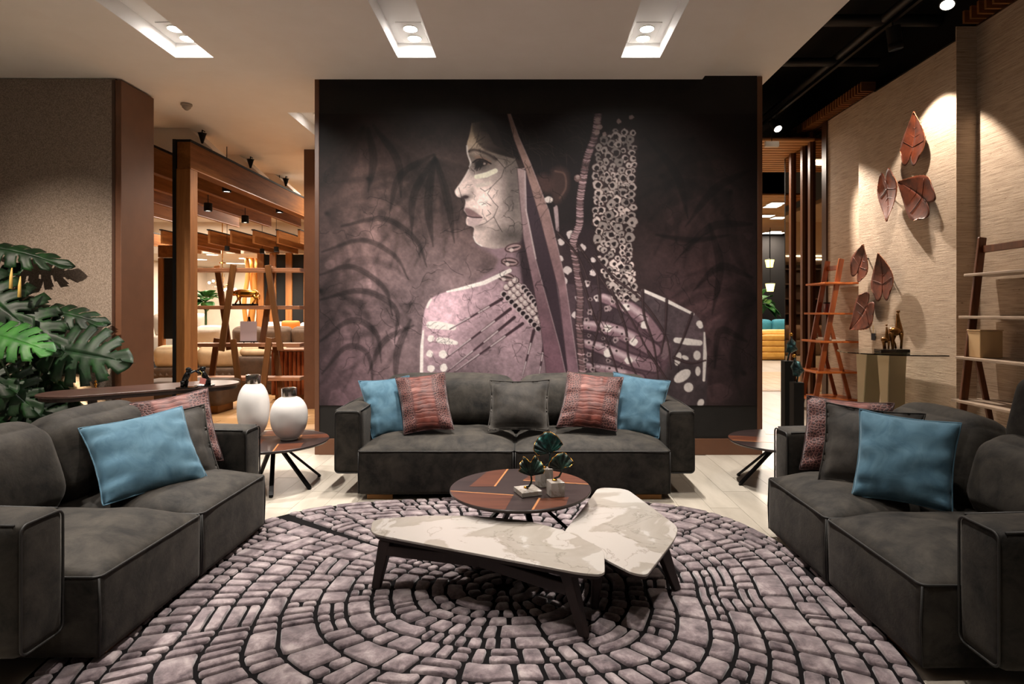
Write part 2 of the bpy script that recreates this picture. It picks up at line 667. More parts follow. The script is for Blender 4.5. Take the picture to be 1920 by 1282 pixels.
# floor: slab with stone planks laid on it where the photograph shows them
floor = S(BX('floor', 'tile', -9.0, 9.5, -2.0, 27.0, -0.12, -0.004))
pm = MB().box(-0.109, 0.109, -0.598, 0.598, -0.004, 0.0)
first = None
rng = random.Random(4)
for i in range(33):
    x = -3.4 + i * 0.22
    for j in range(-1, 5):
        y = 4.6 + (i % 3) * 0.4 + j * 1.2
        if x < -2.35 and y > 7.0:
            continue
        if -2.0 < x < 2.2 and y > 6.4:
            continue
        if first is None:
            first = pm.build('floor_plank', 'tile', floor, local=True)
            o = first
        else:
            o = dup(first, floor)
        o.location = Vector((x, y, 0)) - floor.location

# wooden floor of the rooms behind, plank by plank
wf = S(BX('floor_rear_left', 'plank', -9.0, -2.3, 7.3, 22.0, -0.003, 0.004))
pk = MB().box(-0.72, 0.72, -0.088, 0.088, 0.0, 0.004)
fp = None
for j in range(26):
    for i in range(3):
        x = -5.6 + i * 1.46 + (j % 3) * 0.4
        if x + 0.72 > -2.3:
            continue
        o = pk.build('floor_board', 'plank', wf, local=True) if fp is None else dup(fp, wf)
        fp = fp or o
        o.location = Vector((x, 7.42 + j * 0.18, 0.004)) - wf.location
wr = S(BX('floor_rear_right', 'plank', 2.5, 9.0, 10.8, 14.2, -0.003, 0.004))
fp = None
for j in range(14):
    for i in range(3):
        o = MB().box(-0.115, 0.115, -0.5, 0.5, 0.0, 0.004).build('floor_board', 'plank', wr, local=True) if fp is None else dup(fp, wr)
        fp = fp or o
        o.location = Vector((3.1 + j * 0.235, 11.4 + i * 1.01, 0.004)) - wr.location

# ceiling: upper plane and the lowered panel with its three light slots
YS0, YS1 = 1.2, 5.38
SL = [(-3.19, -2.84), (-1.19, -0.837), (0.82, 1.176)]
XD0, XD1, YD = -3.73, 1.70, 5.88
c = MB()
c.box(-9.0, XD0, -2.0, YD, ZC, 3.93)
c.box(XD1, 2.45, -2.0, YD, ZC, 3.93)
SW = (-2.91, -2.45, 7.16, 8.9)      # slot in the ceiling of the passage
c.box(-9.0, 2.45, YD, SW[2], ZC, 3.93)
c.box(-9.0, SW[0], SW[2], SW[3], ZC, 3.93)
c.box(SW[1], 2.45, SW[2], SW[3], ZC, 3.93)
c.box(-9.0, 2.45, SW[3], 14.0, ZC, 3.93)
S(c.build('ceiling', 'ceiling'))
d = MB()
xs = [XD0] + [v for s in SL for v in s] + [XD1]
for k in range(0, 8, 2):
    d.box(xs[k], xs[k + 1], YS0, YS1, ZD, 3.86)
d.box(XD0, XD1, YS1, YD, ZD, 3.86)
d.box(XD0, XD1, -2.0, YS0, ZD, 3.86)
S(d.build('ceiling_panel', 'ceiling'))
g = MB()
g.box(XD0, XD1, -2.0, YD, 3.861, 3.93)
S(g.build('ceiling_slot_lining', 'slot'))
g = MB()
g.box(SW[0] - .02, SW[1] + .02, SW[2] - .02, SW[3] + .02, 3.96, 3.99)
g.box(SW[0], SW[0] + .006, SW[2], SW[3], ZC + .001, 3.96).box(SW[1] - .006, SW[1], SW[2], SW[3], ZC + .001, 3.96).box(SW[0], SW[1], SW[3] - .006, SW[3], ZC + .001, 3.96)
S(g.build('ceiling_slot_passage', 'slot'))
# white linings of the three slots (so that the lamp wash reads white)
for k, (a, b) in enumerate(SL):
    m = MB()
    m.box(a, a + .004, YS0, YS1, ZD + .0005, 3.861).box(b - .004, b, YS0, YS1, ZD + .0005, 3.861).box(a, b, YS1 - .004, YS1, ZD + .0005, 3.861)
    S(m.build('trim_%d' % (k + 1), 'slot'))

# twin recessed downlights in the slots
names = ['left', 'middle', 'right']
def downlight(xc, yc, label, power, aim, group=None, angle=88):
    t = E('twin_downlight', label, 'downlight', (xc, yc, 3.861), 0, group)
    m = MB().box(xc - .11, xc + .11, yc - .19, yc + .19, 3.852, 3.861)
    m.build('trim_plate', 'slot', t, bevel=.002)
    for dy in (-.09, .09):
        MB().lathe([(.066, 0), (.066, -.006), (.058, -.008), (.058, 0)], (xc, yc + dy, 3.852), 24).build('ring', 'white_plastic', t, 40)
        MB().lathe([(.056, -.003), (.056, -.0065)], (xc, yc + dy, 3.852), 24).build('lens', 'lampface', t)
        a_ = aim(xc, yc + dy, dy)
        up_ = a_[2] > .5
        spot((xc, yc + dy, 3.835), a_, power * (1.1 if up_ else 1), 78 if up_ else angle, 0.9 if up_ else 0.55, NEUT, 0.03)

GL = 'twin downlights further along the ceiling slots'
for k, (a, b) in enumerate(SL):
    xc = (a + b) / 2
    downlight(xc, 5.17, 'twin round white downlight at the end of the %s ceiling slot' % names[k], P_DOWN * (1.15, 1.45, 1.45)[k],
              lambda x, y, dy: (x, y - (0.35 if dy > 0 else 0.7), 0), None, 66)
    for y in (3.55, 1.95):
        downlight(xc, y, 'twin white downlight in the %s ceiling slot, %s from the mural wall' % (names[k], 'second' if y > 3 else 'third'), P_DOWN * ((1.35, 1.0, .85)[k] if y > 3 else (.9, .5, .5)[k]),
                  (lambda x, y, dy: (x * .85, YB, 1.5) if dy > 0 else (x, y - .1, 0)) if y > 3 else (lambda x, y, dy: (x, y + (.25 if dy > 0 else -.1), 0)), GL, 64 if y > 3 else 58)
# the passage slot lamp
t = E('slot_downlight', 'round white downlight in the short ceiling slot beside the mural wall', 'downlight', (-2.68, 7.6, 3.96))
MB().lathe([(.07, 0), (.07, -.02), (.05, -.022)], (-2.68, 7.6, 3.96), 20).build('ring', 'white_plastic', t, 40)
MB().lathe([(.05, -.021), (.05, -.024)], (-2.68, 7.6, 3.96), 20).build('lens', 'lampface', t)
spot((-2.68, 7.6, 3.92), (-2.9, 7.7, 0), 220, 130, .5, WARM, .05)

# mural wall
XL, XR = -2.17, 2.35
wb = S(BX('wall_back', 'blackwall', XL + .045, XR - .05, YB, YB + .4, 0, ZC))
for nm, a, b in (('trim_4', XL, XL + .045), ('trim_5', XR - .05, XR)):
    S(BX(nm, 'bronze', a, b, YB - .012, YB + .41, 0, ZC - .01, bevel=.003))
S(BX('baseboard_back', 'bronze', XL + .045, XR - .05, YB - .02, YB, 0, .162, bevel=.003))

# left wall: grey fabric face, bronze reveal
S(BX('wall_left', 'blackwall', -7.5, -4.232, 6.11, 6.62, 0, ZC - .004))
mf = Mat('grey_textured_wallcovering', (0.2, 0.17, 0.15, 1), 0.85, 0, 0.2)
f = mf.noise(110, 3, 0.7)
mf.color(mf.ramp(f, [(0.35, rgb(112, 98, 86)), (0.65, rgb(162, 146, 132))]))
mf.bump(f, 0.6, 0.006)
S(BX('wall_left_covering', mf.m, -7.5, -4.235, 6.10, 6.11, 0, ZC - .006))
S(BX('trim_6', 'bronze', -4.232, -4.17, 6.10, 6.63, 0, ZC - .02, bevel=.003))
S(BX('trim_7', 'bronze_dk', -4.262, -4.232, 6.093, 6.10, 0, ZC - .02))
# pier behind the mural wall
S(BX('wall_pier', 'bronze', -3.32, -2.75, 8.79, 9.3, 0, ZC))

# right wall in straw paper: projecting middle, set-back near and far parts
XM, XN, ZT = 4.5, 4.715, 4.45
S(BX('wall_right', 'grass_y', XM, XM + .5, 6.31, 8.17, 0, 4.30))
S(BX('wall_right_near', 'grass_y', XN, XN + .3, -2.0, 6.31, 0, ZT))
S(BX('wall_right_return', 'grass_x', XM, XN, 6.298, 6.31, 0, ZT))
S(BX('wall_right_far', 'grass_y', XN, XN + .3, 8.17, 9.44, 0, ZT))
S(BX('trim_8', 'bronze_dk', XN - .03, XN + .3, 9.44, 9.58, 0, ZT))
# slatted wood edge under the black ceiling
sw = S(BX('trim_9', 'bronze_dk', XN + .0, XN + .3, 8.18, 13.0, ZT, ZT + .02))
sl = None
sm = MB().box(-.16, .04, -.014, .014, 0, .13)
for i in range(64):
    o = sm.build('slat', 'slatwood', sw, local=True) if sl is None else dup(sl, sw)
    sl = sl or o
    o.location = Vector((XN, 8.22 + i * .075, ZT + .02)) - sw.location
sw2 = S(BX('trim_10', 'bronze_dk', XN, XN + .3, 4.0, 6.31, ZT, ZT + .02))
for i in range(22):
    o = dup(sl, sw2)
    o.location = Vector((XN, 6.27 - i * .1, ZT + .02)) - sw2.location

# black open ceiling over the right-hand aisle
S(BX('ceiling_black', 'soot', 2.45, 9.0, -2.0, 16.0, 5.35, 5.45))
S(BX('wall_soffit_right', 'soot', 2.45, 2.50, -2.0, 14.0, 3.94, 5.35))
S(BX('wall_right_upper', 'soot', XM + .52, XM + .6, -2.0, 13.0, ZT + .2, 5.35))

# mirror wall with posts
mw = S(BX('wall_mirror', 'black', XN + .03, XN + .3, 9.58, 11.12, 0, ZT))
ypos = [9.60, 10.02, 10.30, 10.75, 11.10]
for a, b in zip(ypos[:-1], ypos[1:]):
    BX('mirror_panel', 'mirror', XN + .018, XN + .03, a + .045, b - .045, .02, ZT - .02, mw)
for y in ypos[1:-1]:
    BX('post', 'bronze', XN - .03, XN + .03, y - .042, y + .042, 0, ZT, mw, bevel=.004)

# rooms behind: far walls, ceilings
S(BX('wall_far', 'cream', -13.0, 2.2, 24.0, 24.2, 0, 5.2))
S(BX('ceiling_far', 'cream', -13.0, 2.2, 14.0, 24.2, 4.15, 4.25))
S(BX('wall_far_dark', 'soot', 2.2, 12.0, 22.0, 22.2, 0, 5.4))
S(BX('wall_far_left', 'cream', -13.2, -13.0, 6.6, 24.2, 0, 5.2))
S(BX('wall_far_right', 'soot', 9.4, 9.6, 9.0, 22.2, 0, 5.4))
# slatted timber ceilings of the far right room
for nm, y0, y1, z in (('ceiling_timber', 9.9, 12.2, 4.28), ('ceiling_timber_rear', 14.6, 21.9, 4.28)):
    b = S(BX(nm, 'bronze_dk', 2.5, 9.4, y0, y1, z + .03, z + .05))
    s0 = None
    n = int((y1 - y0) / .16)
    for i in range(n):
        o = MB().box(-3.4, 3.4, -.06, .06, 0, .03).build('slat', 'slat_brightened', b, local=True) if s0 is None else dup(s0, b)
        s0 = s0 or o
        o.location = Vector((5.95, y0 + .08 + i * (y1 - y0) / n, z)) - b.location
S(BX('ceiling_black_rear', 'soot', 2.4, 9.4, 12.2, 22.0, 5.3, 5.4))

# ================================================================== SOFAS
def place(vs, c, rx=0.0, rz=0.0, ry=0.0):
    M = Matrix.Translation(Vector(c)) @ Matrix.Rotation(rz, 4, 'Z') @ Matrix.Rotation(rx, 4, 'X') @ Matrix.Rotation(ry, 4, 'Y')
    return [tuple(M @ Vector(p)) for p in vs]


def soft(name, parent, c, half, r, bulge, rx=0.0, ry=0.0, wob=0.006, seed=0, n=14, mat='suede', freq=4.0, loops=(), pip=True, rz=0.0):
    vs, fs = rbox(*half, r, n, bulge, wob, seed, freq)
    m = MB().add(place(vs, c, rx, rz, ry), fs)
    o = m.build(name, mat, parent, 180, local=True)
    if pip:
        for lp in loops:
            t = MB()
            pts = place([tuple(p) for p in lp], c, rx, rz, ry)
            t.tube(pts, 0.005, 6, closed=True)
            t.build('piping', 'piping', o, 180, local=True)
    return o


def top_loop(hx, hy, z, r):
    return [(p[0], p[1], z) for p in densify([(a, b, 0) for a, b in rloop(-hx, hx, -hy, hy, r)], .08)]


def front_loop(hx, y, hz, r):
    return [(p[0], y, p[1]) for p in densify([(a, b, 0) for a, b in rloop(-hx, hx, -hz, hz, r)], .08)]


def make_sofa(name, label, loc, rz, sw, depth, tall=None, seed=0, group=None):
    """two seat blocks, two arms, back frame and two back cushions; front along local -y"""
    s = E(name, label, 'sofa', loc, rz, group)
    sd, zt = 1.02, 0.379
    for i, sx in enumerate((-1, 1)):
        h = (sw / 2 - .003, sd / 2, (zt - .04) / 2)
        zc = .04 + h[2]
        o = soft('seat', s, (sx * sw / 2, sd / 2, zc), h, .022, (0.004, .012, 0), 0, 0, .004, seed + i, 22,
                 loops=[top_loop(h[0] - .002, h[1] + .002, h[2] - .006, .03)])
        # crown of the seat cushion
        me = o.data
        for v in me.vertices:
            u = (v.co.x - sx * sw / 2) / h[0]; w = (v.co.y - sd / 2) / h[1]
            if v.co.z > zc + h[2] * .5:
                k = max(0, 1 - abs(u) ** 4.2) * max(0, 1 - abs(w) ** 4.2)
                v.co.z += .088 * k + .012 * k * noise.noise(Vector((v.co.x * 5, v.co.y * 5, seed + i)))
        # upright piping of the outer front corner and of the middle joint
        for ex in ((-1, 1)):
            x = sx * sw / 2 + ex * (h[0] - .006)
            MB().tube([(x, .004, .05), (x, -.002, .2), (x, .004, zt - .012)], .0048, 6).build('piping', 'piping', o, 180, local=True)
    # arms
    aw, az0, az1, af = .215, .165, .665, .135
    for sx in (-1, 1):
        h = (aw / 2, (depth - af) / 2, (az1 - az0) / 2)
        c = (sx * (sw + aw / 2 + .006), af + h[1], (az0 + az1) / 2)
        o = soft('arm', s, c, h, .028, (.010, .01, .02), 0, 0, .004, seed + 5 + sx, 18,
                 loops=[front_loop(h[0] - .008, -h[1] - .003, h[2] - .008, .03)])
        for e in (-1, 1):
            x = c[0] + e * (h[0] - .007)
            MB().tube([(x, af + .02, az1 - .005), (x, af + .4, az1 + .004), (x, depth - .05, az1 - .005)], .0048, 6).build('piping', 'piping', o, 180, local=True)
    # back frame
    soft('back_frame', s, (0, depth - .10, .34), (sw - .002, .10, .27), .03, (0, .01, .015), wob=.003, seed=seed + 9, n=10, pip=False)
    # plinth and brass feet
    zf = .0278 if rz else .004
    MB().box(-sw + .08, sw - .08, .10, depth - .1, zf, .045).build('plinth', 'black', s, local=True)
    for sx in (-1, 1):
        for y in (.02, depth - .16):
            MB().box(sx * (sw - .17) - .1, sx * (sw - .17) + .1, y, y + .12, zf if (rz and y < .5) else 0, .04).build('foot', 'brass', s, local=True, bevel=.003)
    # back cushions
    for i, sx in enumerate((-1, 1)):
        up = tall == sx
        h = (sw / 2 - .008, .165, .24 if not up else .215)
        c = (sx * sw / 2, .80 + (depth - 1.17) * 1.1, .625 if not up else .60)
        o = soft('back_cushion', s, c, h, .13, (.015, .045, .03), R(-17), 0, .008, seed + 20 + i, 18,
                 loops=[[(p[0], -.03, p[2]) for p in front_loop(h[0] - .012, 0, h[2] + .006, .15)]], freq=5)
        if up:
            hh = (sw / 2 - .008, .095, .19)
            soft('headrest', s, (sx * sw / 2, 1.0, .935), hh, .085, (.01, .02, .015), R(-14), 0, .006, seed + 33, 16,
                 loops=[[(p[0], .03, p[2]) for p in front_loop(hh[0] - .004, 0, hh[2] - .002, .1)]], freq=5)
    return s


make_sofa('sofa', 'wide charcoal suede two-seat sofa standing in front of the mural', (-.118, 4.58, 0), 0, 1.205, 1.17, seed=1)
make_sofa('sofa', 'charcoal suede sofa along the left beside the console table', (-1.74, 3.17, 0), R(90), .76, 1.22, seed=2)
make_sofa('sofa', 'charcoal suede sofa along the right below the straw-papered wall, one headrest raised', (1.54, 3.10, 0), R(-90), .76, 1.22, tall=1, seed=3)


# ------------------------------------------------------------------ scatter cushions, given by their four corners
def pillow(name, label, cs, th, mat, flange=0.0, group=None, seed=0, n=30, ripple=.024):
    BL, BR, TR, TL = [W(*q) for q in cs]
    ctr = (BL + BR + TR + TL) / 4
    ex = ((BR + TR) - (BL + TL)).normalized()
    ez = ((TL + TR) - (BL + BR)).normalized()
    nrm = ex.cross(ez).normalized()
    if nrm.y > 0:
        nrm = -nrm
    vs = []; uv = []; ids = {}
    fs = []
    t = np.linspace(0, 1, n + 1)
    fl = flange
    for side in (1, -1):
        for i in range(n + 1):
            for j in range(n + 1):
                edge = i in (0, n) or j in (0, n)
                if edge and side < 0:
                    ids[(side, i, j)] = ids[(1, i, j)]
                    continue
                u, v = t[i], t[j]
                a, b = 2 * u - 1, 2 * v - 1
                # edges pulled in between the corners
                pu = u + (-a) * .035 * (1 - b * b) ** 1.2
                pv = v + (-b) * .035 * (1 - a * a) ** 1.2
                p = BL * (1 - pu) * (1 - pv) + BR * pu * (1 - pv) + TR * pu * pv + TL * (1 - pu) * pv
                if fl:
                    aa, bb = min(1, abs(a) / (1 - fl)), min(1, abs(b) / (1 - fl))
                else:
                    aa, bb = abs(a), abs(b)
                k = max(0.0, (1 - aa ** 2.2)) * max(0.0, (1 - bb ** 2.2))
                d = th * .5 * k ** .55
                # gathers running in from the seams
                g = math.sin(22 * v + seed * 3 + 2.2 * noise.noise(Vector((v * 5, seed, 1)))) * math.exp(-5 * (1 - abs(a))) * (abs(a) < .995)
                g += math.sin(20 * u + seed * 5 + 2.2 * noise.noise(Vector((u * 5, seed, 7)))) * math.exp(-5.5 * (1 - abs(b))) * (abs(b) < .995)
                d += ripple * g * (1 - max(abs(a), abs(b)) ** 8) + .010 * k * noise.noise(Vector((u * 5, v * 5, seed * 2.0)))
                if edge:
                    d = .004 * noise.noise(Vector((u * 9, v * 9, seed)))
                q = p + nrm * (d * side + (0.0015 * side if fl else 0))
                ids[(side, i, j)] = len(vs)
                vs.append(q - ctr); uv.append((u, v))
    for side in (1, -1):
        for i in range(n):
            for j in range(n):
                q = (ids[(side, i, j)], ids[(side, i + 1, j)], ids[(side, i + 1, j + 1)], ids[(side, i, j + 1)])
                fs.append(q if side > 0 else q[::-1])
    m = MB().add(vs, fs)
    o = m.build(name, mat, None, 180, local=True)
    lay = o.data.uv_layers.new(name='uv')
    for lp in o.data.loops:
        lay.data[lp.index].uv = uv[lp.vertex_index]
    o.location = ctr
    WM[o.name] = Matrix.Translation(ctr)
    T(o, label, 'cushion', group)
    # seam along the rim
    s = MB()
    ring = [vs[ids[(1, i, 0)]] for i in range(n)] + [vs[ids[(1, n, j)]] for j in range(n)] + \
           [vs[ids[(1, n - i, n)]] for i in range(n)] + [vs[ids[(1, 0, n - j)]] for j in range(n)]
    s.tube(ring, .004, 5, closed=True)
    s.build('seam', mat, o, 180, local=True)
    return o


GP = 'scatter cushions on the sofas'
# wide sofa
pillow('cushion', 'blue velvet cushion at the left end of the wide sofa', [(698, 822, 4.93), (772, 814, 5.0), (767, 704, 5.22), (672, 714, 5.15)], .17, 'blue', 0, GP, 1)
pillow('cushion', 'rust crocodile-embossed cushion leaning on the blue one, left half of the wide sofa', [(758, 814, 4.78), (851, 805, 4.82), (834, 697, 5.12), (741, 708, 5.07)], .17, 'croc', 0, GP, 2)
pillow('cushion', 'grey flanged leather cushion in the middle of the wide sofa', [(914, 808, 4.86), (1030, 809, 4.86), (1031, 712, 5.12), (918, 713, 5.12)], .17, 'greypillow', .13, GP, 3, ripple=.008)
pillow('cushion', 'rust crocodile-embossed cushion in the right half of the wide sofa', [(1044, 800, 4.82), (1156, 808, 4.78), (1169, 707, 5.07), (1064, 696, 5.12)], .17, 'croc', 0, GP, 4)
pillow('cushion', 'blue velvet cushion at the right end of the wide sofa', [(1155, 813, 5.0), (1235, 822, 4.93), (1257, 714, 5.15), (1150, 697, 5.24)], .17, 'blue', 0, GP, 5)
# left sofa
pillow('cushion', 'large blue velvet cushion in front on the left sofa', [(193, 948, 3.10), (391, 899, 3.60), (341, 761, 3.74), (147, 803, 3.27)], .19, 'blue', 0, GP, 6)
pillow('cushion', 'grey flanged leather cushion behind the blue one on the left sofa', [(256, 920, 3.42), (413, 889, 3.76), (383, 758, 3.93), (196, 790, 3.52)], .13, 'greypillow', .13, GP, 7, ripple=.008)
pillow('cushion', 'rust crocodile-embossed cushion at the back corner of the left sofa', [(290, 880, 3.66), (419, 863, 3.88), (389, 727, 4.05), (232, 757, 3.78)], .15, 'croc', 0, GP, 8)
# right sofa
pillow('cushion', 'large blue velvet cushion in front on the right sofa', [(1597, 930, 3.27), (1786, 962, 2.97), (1803, 793, 3.06), (1612, 767, 3.38)], .19, 'blue', 0, GP, 9)
pillow('cushion', 'grey flanged leather cushion behind the blue one on the right sofa', [(1533, 903, 3.55), (1700, 925, 3.24), (1736, 776, 3.36), (1549, 754, 3.70)], .13, 'greypillow', .13, GP, 10, ripple=.008)
pillow('cushion', 'rust crocodile-embossed cushion at the far arm of the right sofa', [(1499, 880, 3.80), (1655, 897, 3.56), (1677, 756, 3.72), (1513, 741, 3.93)], .15, 'croc', 0, GP, 11)

# ================================================================== RUG
RC = (-.13, 3.1)


def rug_edge(a):
    cx, sy = math.cos(a), math.sin(a)
    rx = 1.72 if cx > 0 else 1.90
    ry = 1.5 if sy > 0 else 1.65
    r = (abs(cx / rx) ** 3 + abs(sy / ry) ** 3) ** (-1 / 3)
    return r + .025 * noise.noise(Vector((cx * 3, sy * 3, 5)))


def rug_r(t, a):
    e = rug_edge(a)
    k = min(1.0, t / .8) ** 1.5
    base = 1.35 * (1 + .10 * math.cos(2 * a)) * (1 - k) + e * k
    w = 1 + (.055 * noise.noise(Vector((math.cos(a) * 1.6, math.sin(a) * 1.6, t * 3.0))) + .03 * noise.noise(Vector((math.cos(a) * 4, math.sin(a) * 4, t * 5.0)))) * min(1, (1 - t) * 6 + .05)
    return t * base * w


rug = E('rug', 'round mauve-grey rug carved like a tree slice with black gaps', 'rug', (RC[0], RC[1], 0))
edge = [(RC[0] + rug_edge(2 * math.pi * i / 96) * math.cos(2 * math.pi * i / 96), RC[1] + rug_edge(2 * math.pi * i / 96) * math.sin(2 * math.pi * i / 96)) for i in range(96)]
MB().prism(edge, .0005, .012).build('ground', 'rugbase', rug)

mr = Mat('mauve_carved_pile', (0.3, 0.25, 0.26, 1), 0.9, 0, 0.15)
f1 = mr.noise(10.0, 6, 0.7, dist=.4)
f2 = mr.noise(160.0, 2, 0.6)
mr.color(mr.ramp(f1, [(0.32, rgb(66, 55, 59)), (0.5, rgb(124, 110, 112)), (0.68, rgb(170, 157, 156))]))
mr.set('Sheen Weight', .4); mr.set('Sheen Roughness', .5)
mr.bump(mr.math('ADD', mr.math('MULTIPLY', f1, .5), mr.math('MULTIPLY', f2, .5)), .35, .006)

rng = random.Random(11)
pads = []


def pad(t0, t1, a0, a1, gap=.0092):
    """one carved pad between ring fractions t0..t1 and angles a0..a1: outline points in plan"""
    tm, am = (t0 + t1) / 2, (a0 + a1) / 2
    rm = rug_r(tm, am)
    wr, wa = rug_r(t1, am) - rug_r(t0, am), rm * (a1 - a0)
    if wr < .032 or wa < .032:
        return
    gr, ga = gap / wr, gap * 1.2 / wa
    rr = min(.3, .010 / wr), min(.3, .010 / wa)
    out = []
    sk = rng.uniform(-.05, .05)
    m = max(1, min(4, int(wa / .07)))

    def pt(u, v):
        # u along the arc, v across the ring, both 0..1
        u2 = ga + u * (1 - 2 * ga) + sk * (v - .5)
        v2 = gr + v * (1 - 2 * gr)
        a = a0 + (a1 - a0) * u2
        r_ = rug_r(t0 + (t1 - t0) * v2, a)
        return (RC[0] + r_ * math.cos(a), RC[1] + r_ * math.sin(a))
    cr, ca = rr
    for (u0, v0, u1, v1, s) in ((ca, 0, 1 - ca, 0, 0), (1, cr, 1, 1 - cr, 1), (1 - ca, 1, ca, 1, 0), (0, 1 - cr, 0, cr, 1)):
        k = m if s == 0 else 1
        for q in range(k + 1):
            f = q / k
            out.append(pt(u0 + (u1 - u0) * f, v0 + (v1 - v0) * f))
        # rounded corner point
        nu = {(0, 0): (1 - ca * .3, cr * .3), (1, 1): (1 - ca * .3, 1 - cr * .3)}
    pads.append(out)


t = .035
bands = []
while t < .985:
    w = rng.uniform(.046, .078) * (1.0 if t > .25 else .8)
    bands.append((t, min(t + w, .995)))
    t += w
for (t0, t1) in bands:
    a = rng.uniform(0, 1)
    end = a + 2 * math.pi
    if t1 > .60:            # the radial crack at the left
        hw = (.006 + .035 * (t1 - .6) / .4) / rug_r((t0 + t1) / 2, R(146))
        a = R(146) + hw; end = R(146) + 2 * math.pi - hw
    while a < end - 1e-6:
        rm = rug_r((t0 + t1) / 2, a)
        L = rng.uniform(.09, .25)
        da = min(L / max(rm, .12), end - a)
        if end - (a + da) < .06 / max(rm, .1):
            da = end - a
        p = rng.random()
        if p < .40:                       # rows along the ring
            n = rng.choice((1, 1, 2)) if rm > .3 else 1
            ts = [t0 + (t1 - t0) * k / n + (rng.uniform(-.1, .1) * (t1 - t0) / n if 0 < k < n else 0) for k in range(n + 1)]
            for k in range(n):
                m = rng.choice((1, 1, 2))
                cut = rng.uniform(.35, .65)
                cs = [a, a + da] if m == 1 else [a, a + da * cut, a + da]
                for q in range(m):
                    pad(ts[k], ts[k + 1], cs[q], cs[q + 1])
        elif p < .85:                     # pads across the ring
            n = max(1, int(round(da * rm / rng.uniform(.058, .11))))
            cs = [a + da * k / n + (rng.uniform(-.15, .15) * da / n if 0 < k < n else 0) for k in range(n + 1)]
            for q in range(n):
                if rng.random() < .25 and t1 - t0 > .06:
                    tc = t0 + (t1 - t0) * rng.uniform(.35, .65)
                    pad(t0, tc, cs[q], cs[q + 1]); pad(tc, t1, cs[q], cs[q + 1])
                else:
                    pad(t0, t1, cs[q], cs[q + 1])
        else:
            pad(t0, t1, a, a + da)
        a += da
# a radial crack runs in from the left rim
K0, K1 = Vector(G(486, 966)), Vector(G(648, 1006))


def off_crack(c):
    p = Vector(c); d = K1 - K0
    u = max(0, min(1, (p - K0).dot(d) / d.dot(d)))
    return (p - (K0 + d * u)).length > -1


def pad_mesh(out, mb, org=(0, 0, 0)):
    n = len(out)
    c = Vector((sum(p[0] for p in out) / n, sum(p[1] for p in out) / n))
    vs = []
    for ins, z in ((0.0, .011), (.0022, .0225), (.0075, .0266)):
        for p in out:
            d = c - Vector(p)
            q = Vector(p) + d.normalized() * min(ins, d.length * .6)
            vs.append((q.x - org[0], q.y - org[1], z - org[2]))
    vs.append((c.x - org[0], c.y - org[1], .0268 - org[2]))
    fs = []
    for L in range(2):
        for i in range(n):
            j = (i + 1) % n
            fs.append((L * n + i, L * n + j, (L + 1) * n + j, (L + 1) * n + i))
    for i in range(n):
        fs.append((2 * n + i, 2 * n + (i + 1) % n, 3 * n))
    mb.add(vs, fs)


info = []
for out in pads:
    c = (sum(p[0] for p in out) / len(out), sum(p[1] for p in out) / len(out))
    if not off_crack(c):
        continue
    ar = abs(sum(out[i][0] * out[(i + 1) % len(out)][1] - out[(i + 1) % len(out)][0] * out[i][1] for i in range(len(out)))) / 2
    vis = c[1] > 2.28 and not (c[0] < -1.76 or c[0] > 1.56)
    info.append((ar / max(c[1], .5) ** 3 * (1 if vis else 0), out))
info.sort(key=lambda q: -q[0])
for k, (_, out) in enumerate(info[:300]):
    m = MB(); pad_mesh(out, m)
    m.build('pile_pad', mr.m, rug, 50)
m = MB()
for _, out in info[300:]:
    pad_mesh(out, m)
o = m.build('pile_pads_small', mr.m, rug, 50)
o['kind'] = 'stuff'

# ================================================================== COFFEE TABLES
ZR = .0285      # top of the rug pile


def marble_table(label, poly_px, z, legs, rails):
    poly = rpoly([G(x, y, z) for x, y in poly_px], .07)
    cx = sum(p[0] for p in poly) / len(poly); cy = sum(p[1] for p in poly) / len(poly)
    t = E('marble_coffee_table', label, 'coffee table', (cx, cy, ZR))
    MB().prism(poly, z - .012, z).build('marble_top', 'marble', t, 30, bevel=.002)
    ins = [(p[0] + (cx - p[0]) * .03, p[1] + (cy - p[1]) * .03) for p in poly]
    MB().prism(ins, z - .03, z - .0125).build('subframe', 'wenge_leg', t, 30)
    for (a, b) in legs:      # (foot x, y), (top x, y)
        d = Vector((b[0] - a[0], b[1] - a[1]))
        m = MB()
        u = Vector((-d.y, d.x)).normalized() if d.length > .01 else Vector((1, 0))
        w0, w1 = .022, .034
        vs = []
        dn = d.normalized() if d.length > .01 else Vector((0, 1))
        for (p, zz, wd) in ((a, ZR, w0), (b, z - .03, w1)):
            for i, j in ((-1, -1), (1, -1), (1, 1), (-1, 1)):
                q = Vector(p) + u * (i * wd * .75) + dn * (j * wd)
                vs.append((q.x, q.y, zz))
        m.add(vs, [(3, 2, 1, 0), (4, 5, 6, 7), (0, 1, 5, 4), (1, 2, 6, 5), (2, 3, 7, 6), (3, 0, 4, 7)])
        m.build('leg', 'wenge_leg', t, bevel=.006)
    for pts in rails:
        m = MB()
        q = [Vector(p) for p in pts]
        for i in range(len(q) - 1):
            m.bar(q[i], q[i + 1], .045, .055)
        m.build('rail', 'wenge_leg', t, bevel=.005)
    return t


def z4(x, y):
    return (660 + x / 2.914, 780 + y / 2.914)


